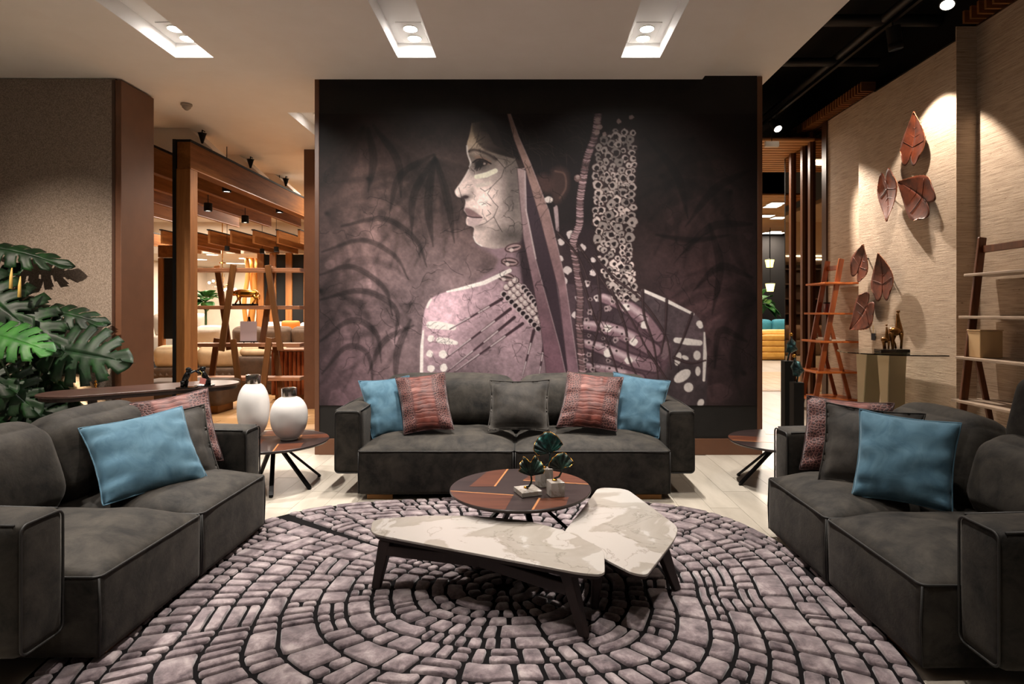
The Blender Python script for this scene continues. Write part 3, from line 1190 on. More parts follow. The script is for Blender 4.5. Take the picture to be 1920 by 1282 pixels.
ZA, ZB = .315, .290
A = [z4(*q) for q in ((100, 640), (112, 562), (420, 541), (700, 545), (960, 570), (1165, 625), (1378, 725), (1382, 866), (1250, 856))]
B = [z4(*q) for q in ((1150, 640), (1280, 478), (1345, 388), (1500, 396), (1785, 605), (1765, 668), (1610, 868), (1530, 855), (1378, 778), (1250, 700))]
fa = [G(*z4(x, y)) for x, y in ((133, 968), (1268, 1235), (833, 905))]
ta = [G(*z4(x, y), ZA) for x, y in ((190, 640), (1180, 815), (835, 620))]
marble_table('low table with long wing-shaped cream marble top, nearest the viewer', A, ZA, list(zip(fa, ta)),
             [[(ta[0][0], ta[0][1], .235), ((ta[0][0] * .45 + ta[1][0] * .55), (ta[0][1] * .45 + ta[1][1] * .55) + .04, .25), (ta[1][0], ta[1][1], .215)]])
fb = [G(*z4(x, y)) for x, y in ((1772, 975), (1325, 1078), (1420, 760))]
tb = [G(*z4(x, y), ZB) for x, y in ((1690, 690), (1340, 790), (1420, 470))]
marble_table('low table with kite-shaped cream marble top reaching toward the wide sofa', B, ZB, list(zip(fb, tb)),
             [[(tb[0][0], tb[0][1], .22), (tb[2][0], tb[2][1], .22)]])


def round_table(label, c, r, z, zf, inlay, legs, name='round_side_table', cat='side table', rot=0.0):
    t = E(name, label, cat, (c[0], c[1], zf))
    MB().lathe([(r - .012, z - .022), (r, z - .010), (r, z - .003), (r - .003, z)], (c[0], c[1], 0), 72).build('top', 'wenge', t, 40)
    circ = [(c[0] + (r - .004) * math.cos(2 * math.pi * k / 72), c[1] + (r - .004) * math.sin(2 * math.pi * k / 72)) for k in range(72)]
    for poly, ln in inlay:
        a = sum(poly[i][0] * poly[(i + 1) % len(poly)][1] - poly[(i + 1) % len(poly)][0] * poly[i][1] for i in range(len(poly)))
        q = clip_poly(poly if a > 0 else poly[::-1], circ)
        if len(q) > 2:
            MB().prism(q, z - .0005, z + .0008).build('inlay', 'walnut_in', t)
        if ln:
            p0, p1 = Vector(ln[0]), Vector(ln[1])
            nn = Vector((-(p1 - p0).y, (p1 - p0).x)).normalized() * .006
            s = [tuple(p0 - nn), tuple(p1 - nn), tuple(p1 + nn), tuple(p0 + nn)]
            q = clip_poly(s, circ)
            if len(q) > 2:
                MB().prism(q, z - .0005, z + .0014).build('inlay_line', 'maple_in', t)
    MB().lathe([(.10, z - .045), (.11, z - .024)], (c[0], c[1], 0), 24).build('hub', 'blackmetal', t, 40)
    for a in legs:
        d = Vector((math.cos(R(a)), math.sin(R(a)), 0))
        top = Vector((c[0], c[1], z - .04)) + d * .05
        bot = Vector((c[0], c[1], zf + .012)) + d * (r * .86)
        m = MB().bar(top, bot, .034, .02)
        # flat foot
        m.box(bot.x - .012, bot.x + .012, bot.y - .012, bot.y + .012, zf, zf + .014)
        m.build('leg', 'blackmetal', t, bevel=.002)
    return t


ZRT = .385
def gr(x, y): return G(*z4(x, y), ZRT)
inl = [([gr(640, 385), gr(735, 305), gr(860, 280), gr(780, 384)], (gr(852, 288), gr(780, 384))),
       ([gr(480, 408), gr(882, 432), gr(835, 515), gr(520, 480)], (gr(500, 407), gr(882, 432))),
       ([gr(1025, 450), gr(1185, 442), gr(1150, 540), gr(965, 540)], (gr(1025, 448), gr(968, 545))),
       ([gr(935, 350), gr(1330, 374), gr(1330, 300), gr(1010, 292)], (gr(935, 351), gr(1320, 374)))]
yn, yf = (EYE - ZRT) * F / (956 - CY), (EYE - ZRT) * F / (879 - CY)
rt_c, rt_r = (-.055, (yn + yf) / 2), .425
round_table('round dark wood coffee table with walnut inlays and leaf sculptures on it', rt_c, rt_r, ZRT, ZR, inl, (20, 110, 200, 290), 'round_coffee_table', 'coffee table')


def strip(cx, cy, a, x0, x1, y0, y1):
    ca, sa = math.cos(a), math.sin(a)
    return [(cx + x * ca - y * sa, cy + x * sa + y * ca) for x, y in ((x0, y0), (x1, y0), (x1, y1), (x0, y1))]


for lab, cx, cy, a in (('round inlaid side table carrying the two white vases', -2.14, 5.0, .25), ('round inlaid side table partly hidden by the far arm of the right sofa', 2.13, 5.02, -.3)):
    il = []
    for (x0, x1, y0, y1) in ((.06, .25, -.5, -.17), (-.45, -.08, -.15, .05), (-.12, .1, .2, .5), (.2, .5, .0, .16)):
        q = strip(cx, cy, a, x0, x1, y0, y1)
        il.append((q, (q[3], q[0]) if x0 > 0 else (q[0], q[1])))
    round_table(lab, (cx, cy), .44, .37, 0.0, il, (-22, 38, 130, 215, 290) if cx < 0 else (-40, 60, 140, 187, 250))

# ================================================================== ON THE TABLES
def ztop(px, py, Y):
    return EYE - (py - CY) * Y / F


# vases
def vase(label, px, Y, r, h, ch, cr, z0=.371, belly=.52):
    x = (px - CX) * Y / F
    t = E('vase', label, 'vase', (x, Y, z0), 0, 'white vases on the side table')
    prof = [(r * .42, 0), (r * .47, .004), (r * .47, .012), (r * .44, .018)]
    H = h - ch
    for k in range(1, 25):
        u = k / 25
        w = 1 - abs((u - belly) / (belly if u < belly else 1 - belly)) ** 2.3
        lo = .46 if u < belly else cr / r
        prof.append((r * (lo + (1 - lo) * max(0, w) ** .72), .018 + (H - .018) * u))
    prof.append((cr, H))
    MB().lathe(prof, (x, Y, z0), 48).build('body', 'ceramic', t, 60)
    MB().lathe([(cr * .95, H - .002), (cr, H + .004), (cr * 1.02, h - .006), (cr * .98, h), (cr * .8, h - .002), (cr * .78, h - .012)], (x, Y, z0), 40).build('collar', 'chrome', t, 40)
    return t


vase('tall white ceramic vase with smoked metal collar on the side table', 475, 5.14, .130, .53, .075, .060)
vase('short rounded white ceramic vase with smoked metal collar on the side table', 542, 5.03, .149, .432, .072, .060, belly=.53)


def zz(x, y, x0, y0, s):
    return (x0 + x / s, y0 + y / s)


def ginkgo(label, block, hb, leaf, stem, YL, patina, stempts, hook):
    """bronze ginkgo leaf on a marble block; outlines read in the close-up of the photograph"""
    q = lambda p: zz(p[0], p[1], 950, 800, 9.157)
    P0, L0, R0 = [Vector(G(*q(p), ZRT)) for p in block]
    Q0 = L0 + R0 - P0
    c = (P0 + Q0) / 2
    zb = ZRT + .002
    t = E('leaf_sculpture', label, 'sculpture', (c.x, c.y, zb), 0, 'ginkgo leaf sculptures on the round coffee table')
    MB().prism([tuple(P0), tuple(R0), tuple(Q0), tuple(L0)], zb, zb + hb).build('block', 'marble_b', t, bevel=.003)
    # fan blade: rays from the stem point to the rim
    s = W(*q(stem), YL)
    rim = [W(*q(p), YL) for p in leaf]
    rim2 = []
    for i in range(len(rim) - 1):
        for k in range(4):
            rim2.append(rim[i].lerp(rim[i + 1], k / 4))
    rim2.append(rim[-1])
    n = 7
    P = []
    for i, e in enumerate(rim2):
        row = []
        for k in range(n):
            u = .04 + .96 * k / (n - 1)
            p = s.lerp(e, u)
            rip = math.sin(i * 1.55) * .006 * u + math.sin(i * .31 + YL * 9) * .018 * u * u
            row.append((p.x, p.y + rip + .012 * u * u, p.z))
        P.append(row)
    lf = MB().grid(P).build('leaf', patina, t, 180, solid=.0035)
    MB().tube([P[i][-1] for i in range(len(P))], .0022, 6).build('rim', 'gold', lf, 180)
    pts = [W(*q(p), YL) for p in stempts]
    pts.append(Vector((c.x + hook[0], c.y + hook[1], zb + hb + .004)))
    sm = []
    for i in range(len(pts) - 1):
        for k in range(4):
            sm.append(pts[i].lerp(pts[i + 1], k / 4))
    sm.append(pts[-1])
    MB().tube(sm, [.0045 + .002 * k / len(sm) for k in range(len(sm))], 8).build('stem', patina, t, 180)
    MB().ball((pts[-1].x, pts[-1].y, zb + hb + .005), .012, 8, (1.3, 1.1, .6)).build('foot', 'gold', t, 180)
    return t


def patina(name, c1, c2, sc):
    m = Mat(name, c1, .42, .55, .5)
    f = m.noise(sc, 5, .7, dist=.5)
    m.color(m.ramp(f, [(0.48, c1), (0.68, c2)]))
    m.bump(m.noise(60, 3), .25, .004)
    return m.m


MT['pat1'] = patina('dark_bronze_patina', rgb(28, 32, 28), rgb(62, 92, 80), 16)
MT['pat2'] = patina('teal_bronze_patina', rgb(26, 40, 40), rgb(52, 124, 116), 12)
MT['pat3'] = patina('blue_green_bronze_patina', rgb(34, 52, 54), rgb(62, 118, 122), 14)
ginkgo('two-lobed dark ginkgo leaf sculpture on the flat marble slab', [(265, 1228), (120, 1110), (612, 1185)], .028,
       [(420, 838), (330, 828), (235, 800), (205, 760), (240, 700), (220, 640), (270, 600), (285, 535), (310, 520), (410, 610), (470, 515), (510, 520), (560, 600), (620, 650), (650, 750), (630, 800), (545, 795), (470, 820)],
       (420, 842), 3.47, 'pat1', [(418, 838), (428, 900), (420, 965), (385, 1020)], (-.01, .01))
ginkgo('large teal ginkgo leaf sculpture on the tallest marble block at the back', [(585, 1055), (485, 1010), (800, 1030)], .108,
       [(735, 452), (640, 470), (535, 490), (460, 390), (480, 300), (540, 210), (650, 110), (745, 88), (860, 150), (930, 250), (970, 320), (900, 395), (800, 430)],
       (735, 455), 3.64, 'pat2', [(735, 452), (745, 540), (735, 620)], (.0, .01))
ginkgo('single fan-shaped ginkgo leaf sculpture on the marble cube', [(765, 1225), (680, 1150), (1000, 1210)], .083,
       [(935, 722), (830, 712), (720, 725), (730, 640), (780, 540), (860, 480), (980, 455), (1060, 510), (1160, 620), (1080, 680), (980, 700)],
       (937, 727), 3.45, 'pat1', [(937, 724), (935, 790), (900, 855), (830, 880)], (-.005, .005))

# ================================================================== CONSOLE TABLE AND FIGURINES
ZK = .76
k0, k1, kh = Vector((-3.86, 5.07)), Vector((-3.07, 5.72)), .265
kd = (k1 - k0).normalized(); kn = Vector((-kd.y, kd.x))
ka = math.atan2(kd.y, kd.x)
out = []
for c, a0 in ((k1, -90), (k0, 90)):
    for i in range(17):
        a = ka + R(a0 + 180 * i / 16)
        out.append((c.x + kh * math.cos(a), c.y + kh * math.sin(a)))
con = E('console_table', 'long dark wood console table with rounded ends behind the left sofa', 'console table', ((k0.x + k1.x) / 2, (k0.y + k1.y) / 2, 0))
MB().prism(out, ZK - .018, ZK).build('top', 'console', con, 40, bevel=.004)
ins = [(p[0] * .97 + .03 * (k0.x + k1.x) / 2, p[1] * .97 + .03 * (k0.y + k1.y) / 2) for p in out]
MB().prism(ins, ZK - .05, ZK - .019).build('apron', 'wenge_leg', con, 40)
for c in (k0 + kd * .12, k1 - kd * .12):
    for s in (-1, 1):
        p = c + kn * (s * .14)
        MB().bar((p.x, p.y, ZK - .05), (p.x, p.y, 0), .05, .07, (kn.x, kn.y, 0)).build('leg', 'wenge_leg', con, bevel=.006)


def fq(x, y, Y):
    return W(*zz(x, y, 320, 670, 12.82), Y)


def figure(label, Y, plate, tubes, balls, extra=None):
    a, b = fq(plate[0], plate[2], Y), fq(plate[1], plate[2], Y)
    t = E('dog_figurine', label, 'figurine', ((a.x + b.x) / 2, Y, ZK), 0, 'black figurines on the console')
    MB().box(a.x, b.x, Y - .05, Y + .05, ZK, ZK + .010).build('base', 'sculpt_black', t, bevel=.002)
    m = MB()
    lift = ZK + .010 - fq(plate[0], plate[2] - 25, Y).z
    for pts, rs, dy in tubes:
        p = [fq(x, y, Y) + Vector((0, dy, lift)) for x, y in pts]
        m.tube(p, rs, 10)
    for (x, y), r, sq, dy in balls:
        p = fq(x, y, Y) + Vector((0, dy, lift))
        m.ball(p, r, 8, sq)
    m.build('body', 'sculpt_black', t, 180)
    if extra:
        extra(t, lift)
    return t


Y1 = 5.36
figure('glossy black dog figurine rearing up, left one of the pair on the console', Y1, (195, 585, 612),
       [([(300, 585), (310, 520), (320, 440)], [.016, .017, .022], -.015), ([(335, 585), (345, 520), (350, 440)], [.016, .017, .022], .018),
        ([(318, 470), (350, 400), (395, 310), (425, 235)], [.022, .027, .027, .022], 0),
        ([(430, 250), (500, 250), (575, 220)], [.011, .010, .009], -.016), ([(430, 245), (500, 235), (570, 205)], [.011, .010, .009], .016),
        ([(305, 450), (280, 405)], [.009, .004], 0), ([(420, 255), (425, 190)], [.019, .017], 0)],
       [((428, 172), .024, (1, 1, .9), 0), ((485, 190), .012, (1.4, .8, .8), 0), ((378, 170), .010, (.6, .6, 1.6), 0)])


def tagged(t, lift):
    p = [fq(x, y, Y2) + Vector((0, -.032, lift)) for x, y in ((740, 190), (800, 240), (775, 330), (780, 370))]
    MB().tube(p, .0022, 6).build('ribbon', 'ribbon', t, 180)
    a, b, c, d = [fq(x, y, Y2) + Vector((0, -.038, lift)) for x, y in ((770, 350), (910, 385), (880, 515), (740, 490))]
    MB().add([a, b, c, d] + [q + Vector((0, .002, 0)) for q in (a, b, c, d)], [(3, 2, 1, 0), (4, 5, 6, 7), (0, 1, 5, 4), (1, 2, 6, 5), (2, 3, 7, 6), (3, 0, 4, 7)]).build('price_tag', 'tag', t)


Y2 = 5.50
figure('glossy black dog figurine with a pink paper tag on the console', Y2, (630, 1000, 565),
       [([(880, 540), (875, 470), (860, 390)], [.016, .017, .022], -.015), ([(905, 540), (900, 470), (880, 390)], [.014, .015, .02], .018),
        ([(868, 420), (830, 340), (790, 260), (765, 215)], [.022, .026, .025, .021], 0),
        ([(750, 250), (680, 235), (605, 190)], [.011, .010, .009], -.016), ([(750, 240), (690, 225), (620, 182)], [.011, .010, .009], .016),
        ([(770, 230), (765, 170)], [.018, .016], 0), ([(885, 400), (915, 350)], [.008, .004], 0)],
       [((765, 150), .023, (1.1, 1, .9), 0), ((710, 165), .011, (1.4, .8, .8), 0), ((822, 140), .012, (.7, .6, 1.5), 0)], tagged)

# hammered ribbon sculpture and a beaded stem seen past the console
def rq(x, y, Y):
    return W(*zz(x, y, 60, 660, 9.155), Y)


MT['hammer'] = var('hammered_champagne_metal', rgb(150, 126, 96), rgb(196, 174, 142), 70, .35, .8, bump=.6, bdist=.004)
pts = [(575, 500), (620, 465), (690, 448), (760, 490), (830, 570), (900, 660), (990, 790), (1080, 880), (1160, 940), (1200, 1300)]
cen = []
for i in range(len(pts) - 1):
    for k in range(4):
        u = k / 4
        cen.append(rq(pts[i][0] * (1 - u) + pts[i + 1][0] * u, pts[i][1] * (1 - u) + pts[i + 1][1] * u, 5.72))
cen.append(rq(*pts[-1], 5.72))
cen.append(Vector((cen[-1].x + .02, 5.72, 0.0)))
rb = MB().grid([[(p.x + .01 * d, p.y + .13 * d, p.z + .035 * (1 - d * d)) for d in (-1, -.5, 0, .5, 1)] for p in cen]).build('ribbon_sculpture', 'hammer', None, 180, solid=.012)
T(rb, 'hammered champagne metal ribbon sculpture bending down behind the console', 'sculpture')
bs = MB()
b0 = rq(1150, 930, 5.85); b1 = rq(1090, 500, 5.85)
for k in range(26):
    u = k / 25
    p = Vector((b0.x, b0.y, 0)).lerp(b1, u)
    bs.ball(p, .010 if k % 3 else .015, 5)
bs.tube([Vector((b0.x, b0.y, 0)), b1], .004, 6)
T(bs.build('beaded_stem', 'gold', None, 180), 'thin gold beaded stem behind the console', 'ornament')

# ================================================================== MONSTERA
mg = Mat('monstera_leaf', rgb(24, 60, 26), .5, 0, .4)
f = mg.noise(9, 4, .6)
mg.color(mg.ramp(f, [(0.3, rgb(10, 24, 13)), (0.55, rgb(17, 44, 20)), (0.8, rgb(34, 76, 32))]))
mg.bump(f, .2, .01)
MT['leafgreen'] = mg.m
mg = Mat('bright_leaf', rgb(50, 110, 50), .5, 0, .4)
f = mg.noise(7, 4, .6)
mg.color(mg.ramp(f, [(0.3, rgb(28, 74, 32)), (0.7, rgb(62, 120, 50))]))
MT['leafbright'] = mg.m
MT['stemgreen'] = plain('leaf_stem', rgb(34, 60, 28), .5)


def monstera_leaf(parent, base, tip, width, nrm, mat, seed, droop=.25, fingers=6, name='leaf'):
    base, tip = Vector(base), Vector(tip)
    L = (tip - base).length
    ax = (tip - base).normalized()
    nr = (Vector(nrm) - ax * Vector(nrm).dot(ax)).normalized()
    sd = nr.cross(ax)
    rg = random.Random(seed)
    m = MB()
    NV, NU = fingers * 6, 8
    for s in (-1, 1):
        rows = []
        for i in range(NV + 1):
            v = i / NV
            row = []
            half = width * (math.sin(math.pi * min(1, v * .94 + .09)) ** .62) * (1 - .25 * v) * .62
            lag = (.34 * (1 - v) - .12)          # veins sweep back near the stem, forward near the tip
            for j in range(NU + 1):
                u = j / NU
                # midrib point, slightly arched
                p = base + ax * (L * v) - nr * (droop * L * (v - .15) ** 2 * .6)
                p = p + sd * (s * half * u) - ax * (L * lag * u * u * .75) + ax * (L * .16 * u * u * v)
                p = p - nr * (droop * half * u * u * 1.1) + nr * (.012 * math.sin(i * math.pi / 3) * u)
                row.append(tuple(p))
            rows.append(row)
        cut = [rg.uniform(.2, .36) for _ in range(fingers + 1)]

        def keep(i, j):
            fi = i % 6
            k = i // 6
            if fi == 5 and i < NV - 4 and j / NU > cut[k]:
                return False
            if fi in (0, 4) and 0 < i < NV - 4 and j / NU > (.62 if fi == 0 else .8):
                return False
            return True
        m.grid(rows, keep)
    return m.build(name, mat, parent, 180, solid=.003)


mon = E('monstera_plant', 'tall dark green monstera plant against the grey left wall', 'plant', (-4.7, 5.6, 0))
root = Vector((-4.7, 5.6, .42))
MB().lathe([(.17, 0), (.23, .03), (.26, .36), (.25, .42), (.23, .42), (.22, .36)], (-4.7, 5.6, 0), 32).build('pot', 'blackwall', mon, 40)
MB().lathe([(.215, .365), (.05, .38)], (-4.7, 5.6, 0), 24).build('soil', 'bookcase', mon)
lv = [((-30, 462, 5.72), (104, 478, 5.80), .28, (.1, -.75, .66), 'leafgreen', .5),
      ((-14, 545, 5.55), (96, 640, 5.5), .48, (.3, -.9, .3), 'leafgreen', .3),
      ((70, 580, 5.75), (176, 592, 5.72), .28, (.2, -.7, .6), 'leafgreen', .4),
      ((92, 652, 5.6), (214, 672, 5.55), .56, (.2, -.93, .3), 'leafgreen', .25),
      ((-28, 622, 5.2), (72, 646, 5.15), .36, (.1, -.8, .55), 'leafbright', .35),
      ((50, 640, 5.8), (130, 748, 5.7), .42, (.3, -.9, .1), 'leafgreen', .3),
      ((-20, 690, 5.45), (52, 762, 5.4), .42, (.2, -.9, .3), 'leafgreen', .3),
      ((8, 740, 5.6), (112, 790, 5.55), .46, (.2, -.8, .5), 'leafgreen', .3),
      ((-60, 520, 5.45), (30, 600, 5.4), .46, (.3, -.9, .2), 'leafgreen', .3),
      ((-60, 560, 5.8), (16, 505, 5.75), .30, (.2, -.9, .3), 'leafgreen', .3),
      ((-90, 660, 5.4), (0, 720, 5.3), .46, (.2, -.9, .3), 'leafgreen', .3),
      ((60, 775, 5.7), (120, 752, 5.75), .22, (.2, -.8, .5), 'leafgreen', .3)]
for k, (b, t_, w, n_, mt, dr) in enumerate(lv):
    bp, tp = W(*b), W(*t_)
    lf = monstera_leaf(mon, bp, tp, w, n_, mt, 40 + k, dr)
    mid = root.lerp(bp, .55) + Vector((.0, -.02, .12))
    st = [root + Vector((.03 * math.cos(k * 2), .03 * math.sin(k * 2), -.04))]
    for q in range(1, 9):
        u = q / 8
        st.append(st[0] * (1 - u) ** 2 + mid * (2 * u * (1 - u)) + bp * u * u)
    MB().tube(st, [.011 - .0006 * q for q in range(9)], 6).build('stalk', 'stemgreen', mon, 180)
for (x, y) in ((20, 508), (36, 524)):
    p = W(x, y, 5.4)
    MB().tube([p + Vector((0, 0, -.16)), p + Vector((.004, 0, -.05)), p + Vector((.012, 0, .03))], [.014, .012, .004], 8).build('shoot', 'ribbon', mon, 180)

# lamp that grazes the left wall from the ceiling above the plant
def can_spot(label, loc, aim, power, angle, blend, color=WARM, r=.045, ln=.13, group=None, rod=None, size=.04, name='spotlight', hood=0.0):
    lens = 'lampsmall' if power else 'sculpt_black'
    loc, aim = Vector(loc), Vector(aim)
    t = E(name, label, 'spotlight', loc, 0, group)
    d = (aim - loc).normalized()
    m = MB().tube([loc - d * ln, loc], r, 18)
    m.build('can', 'black', t, 40)
    if hood:
        k = MB().tube([loc, loc + d * hood], r, 18)
        k.f = k.f[:-2]
        k.build('hood', 'black', t, 40, solid=.004)
    MB().tube([loc + d * .0005, loc + d * .003], r * .82, 18).build('lens', lens, t, 40)
    if rod:
        MB().tube([loc - d * (ln * .6), Vector(rod)], .008, 6).build('arm', 'black', t, 40)
    if power:
        spot(loc + d * (.02 + hood), aim, power, angle, blend, color, size)
    return t


can_spot('black ceiling spotlight turned to the plant, out of the picture on the left', (-4.2, 2.3, 3.62), (-4.75, 6.1, 1.25), P_WALL * 4.2, 42, 1.0, rod=(-4.2, 2.3, ZC), size=.02)

# smoke detector
t = E('smoke_detector', 'grey cone-shaped smoke detector on the passage ceiling', 'smoke detector', (-3.94, 6.86, ZC - .075))
MB().lathe([(.06, .075), (.06, .055), (.05, .05)], (-3.94, 6.86, ZC - .075), 24).build('base', 'grey_plastic', t, 40)
MB().lathe([(.05, .05), (.045, .03), (.018, .004), (.012, 0)], (-3.94, 6.86, ZC - .075), 24).build('sensor', 'grey_plastic', t, 40)

# ================================================================== RIGHT WALL: LEAVES, SHELVES, GLASS TABLE
cop = Mat('copper_leaf', rgb(100, 50, 30), .5, .15, .35)
f = cop.noise(8, 5, .6)
cop.color(cop.ramp(f, [(0.3, rgb(50, 23, 15)), (0.7, rgb(104, 48, 27))]))
cop.bump(f, .2, .01)
MT['copper'] = cop.m
MT['copper_edge'] = plain('raw_copper_edge', rgb(150, 96, 66), .4, .6)


def wall_leaf(label, tip, notch, wl, wr, lift=.09, curl=.015, group='copper leaves on the straw-papered wall'):
    """heart-shaped dished metal leaf hung on wall_right (plane x = XM); tip / notch given as photo pixels"""
    def on(px, py):
        Y = XM * F / (px - CX)
        return Vector((Y, EYE - (py - CY) * Y / F))
    a, b = on(*notch), on(*tip)
    ax = (b - a); L = ax.length; ax.normalize()
    wl, wr = wl * 1.08, wr * 1.08
    sd = Vector((-ax.y, ax.x))
    ctr = (a + b) / 2
    t = E('copper_leaf', label, 'wall sculpture', (XM, ctr.x, ctr.y), 0, group)
    m = MB(); rim = []
    for s, w in ((-1, wl), (1, wr)):
        rows = []
        N, U = 26, 7
        for i in range(N + 1):
            v = i / N
            # half width along the leaf: lobes behind the notch, tapering to a drawn-out tip
            h = w * (max(0, math.sin(math.pi * (.10 + .90 * v) ** .62)) ** .8 if v < 1 else 0) * (1 - .35 * v ** 3)
            row = []
            for j in range(U + 1):
                u = j / U
                back = -.24 * L * (1 - v) ** 3 * math.sin(math.pi * u) ** .8      # lobes swing back past the notch
                q = a + ax * (L * v + back) + sd * (s * h * u)
                q = q + sd * (s * .004 * math.sin(i * 2.6) * u ** 3)
                dz = lift + curl * u * u - .02 * math.sin(v * math.pi) + .03 * v * v
                row.append((XM - dz, q.x, q.y))
            rows.append(row)
        m.grid(rows)
        rim.append([r[-1] for r in rows])
    body = m.build('blade', 'copper', t, 180, solid=.006)
    for r_ in rim:
        MB().tube(r_, .0035, 5).build('rim', 'copper_edge', body, 180)
    md = MB().tube([(XM - lift + .03 * math.sin(i / 8 * math.pi) - .03 * (i / 8) ** 2 - .003, *(a + ax * (L * i / 8))) for i in range(9)], .005, 5)
    md.build('midrib', 'copper', body, 180)
    for s, w in ((-1, wl), (1, wr)):
        for v in (.2, .42, .62):
            pts = []
            for k in range(6):
                u = k / 5 * .82
                h = w * (math.sin(math.pi * min(1, v + .16 * u) ** .62) ** .75)
                q = a + ax * (L * (v + .16 * u)) + sd * (s * h * u)
                dz = lift + curl * u * u - .02 * math.sin(v * math.pi) + .03 * v * v
                pts.append((XM - dz - .004, q.x, q.y))
            MB().tube(pts, .0035, 4).build('vein', 'copper', body, 180)
    # bracket to the wall
    MB().tube([(XM, ctr.x, ctr.y), (XM - lift + .01, ctr.x, ctr.y)], .012, 8).build('bracket', 'black', t, 180)
    return t


wall_leaf('copper leaf on the wall with its tip up, topmost of all', (1735, 209), (1722, 292), .20, .21)
wall_leaf('copper leaf on the wall pointing down, left of the upper three', (1682, 415), (1674, 338), .20, .17)
wall_leaf('bright copper leaf lying sideways on the wall with its tip to the left', (1704, 341), (1752, 378), .26, .22)
wall_leaf('copper leaf on the wall beside the orange ladder shelf, tip up', (1637, 458), (1620, 511), .21, .20)
wall_leaf('dark copper leaf on the wall with its tip up, right of the lower three', (1666, 474), (1668, 547), .22, .22)
wall_leaf('copper leaf on the wall pointing down above the glass table, lowest of all', (1611, 618), (1640, 570), .24, .22)
# small card hanging under the lowest leaf
YC = XM * F / (1639 - CX)
t = E('price_card', 'small navy card hanging from a gold ribbon under the lowest copper leaf', 'tag', (XM - .03, YC, 1.2))
p = W(1639, 631, YC); p.x = XM - .012
MB().box(XM - .014, XM - .011, YC - .045, YC + .045, p.z - .045, p.z + .045).build('card', 'navy', t)
MB().box(XM - .0135, XM - .0115, YC - .004, YC + .004, p.z + .045, p.z + .15).build('ribbon', 'ribbon', t)


# ladder shelves: two slanted rails per side, boards, top rail
def ladder(label, Yn, Yf, xw, boards, top_z, mu, mb, foot_x, front0, lean, trans=None, group='ladder shelves'):
    """leans toward the wall x = xw; boards = [(z, front x)], frames at Yn and Yf"""
    t = E('ladder_shelf', label, 'shelf', ((foot_x + xw) / 2, (Yn + Yf) / 2, 0), 0, group)
    for y in (Yn, Yf):
        MB().bar((foot_x, y, 0), (lean, y, top_z), .035, .075, (1, 0, 0)).build('front_rail', mu, t, bevel=.008)
        MB().bar((xw - .05, y, 0), (lean + (foot_x - lean) * .42, y, top_z * .58), .03, .055, (1, 0, 0)).build('rear_strut', mu, t, bevel=.006)
    MB().bar((lean, Yn, top_z - .12), (lean, Yf, top_z - .12), .03, .07).build('top_rail', mu, t, bevel=.006)
    for z, fx in boards:
        MB().box(fx, xw - .015, min(Yn, Yf) - .1, max(Yn, Yf) + .1, z - .028, z).build('board', mb, t, bevel=.006)
    return t


# orange one on the set-back far part of the wall
YLn, YLf = 8.55, 9.12
lx = XN
def zl(py, Y): return EYE - (py - CY) * Y / F
bz = [(531, 1520), (586, 1517), (637, 1512), (692, 1505), (742, 1498)]
ladder('orange cherry-wood ladder shelf on the far part of the right wall', 8.62, 9.02, XN,
       [(zl(py, 8.9), (px - CX) * 8.95 / F) for py, px in bz], zl(488, 8.9), 'cherry', 'cherry_x', (1508 - CX) * 8.9 / F, 0, (1553 - CX) * 8.9 / F + .05)
# things on it
zb = [zl(py, 8.9) for py, _ in bz]
t = E('tin', 'dark red cylindrical tin on the second board of the orange ladder shelf', 'tin', (4.44, 8.9, zb[1]))
MB().lathe([(.055, 0), (.057, .01), (.057, .13), (.054, .135)], (4.44, 8.9, zb[1] + .001), 24).build('body', 'red_tin', t, 40)
MB().lathe([(.058, .135), (.058, .15), (.05, .152)], (4.44, 8.9, zb[1] + .001), 24).build('lid', 'black', t, 40)
for k, (dx, ln, hh, mt, lab) in enumerate(((0, .34, .02, 'paper', 'lower pale book lying on the third board of the orange ladder shelf'), (-.03, .30, .018, 'white_plastic', 'upper pale book lying tilted on the third board of the orange ladder shelf'))):
    z = zb[2] + .001 + .022 * k
    t = E('book', lab, 'book', (4.42 + dx, 8.78, z), R(12 - 26 * k), 'books on the orange ladder shelf')
    MB().box(-.11, .11, -ln / 2, ln / 2, .003, hh - .003).build('pages', 'paper', t, local=True)
    for z0 in (0, hh - .003):
        MB().box(-.115, .115, -ln / 2 - .004, ln / 2 + .004, z0, z0 + .003).build('cover', mt, t, local=True)

# dark one on the near part of the wall
XQ = XN
fx = [(513, 1802), (592, 1792), (668, 1786), (748, 1778)]
Yq = 6.0
ladder('dark walnut ladder shelf with taupe boards at the right edge', 5.95, 5.05, XN,
       [(zl(py, Yq), (px - CX) * Yq / F + .06) for py, px in fx], zl(446, Yq), 'walnut_dk', 'greyshelf', (1784 - CX) * Yq / F + .02, 0, (1836 - CX) * 5.95 / F + .03)
zq = [zl(py, Yq) for py, _ in fx]
t = E('box_file', 'tan box standing on the third board of the dark ladder shelf', 'box', (4.45, 5.85, zq[2]))
MB().box(4.36, 4.58, 5.78, 5.95, zq[2] + .001, zq[2] + .26).build('body', 'book_tan', t, bevel=.006)
MB().box(4.355, 4.585, 5.775, 5.955, zq[2] + .262, zq[2] + .272).build('lid', 'book_tan', t, bevel=.003)

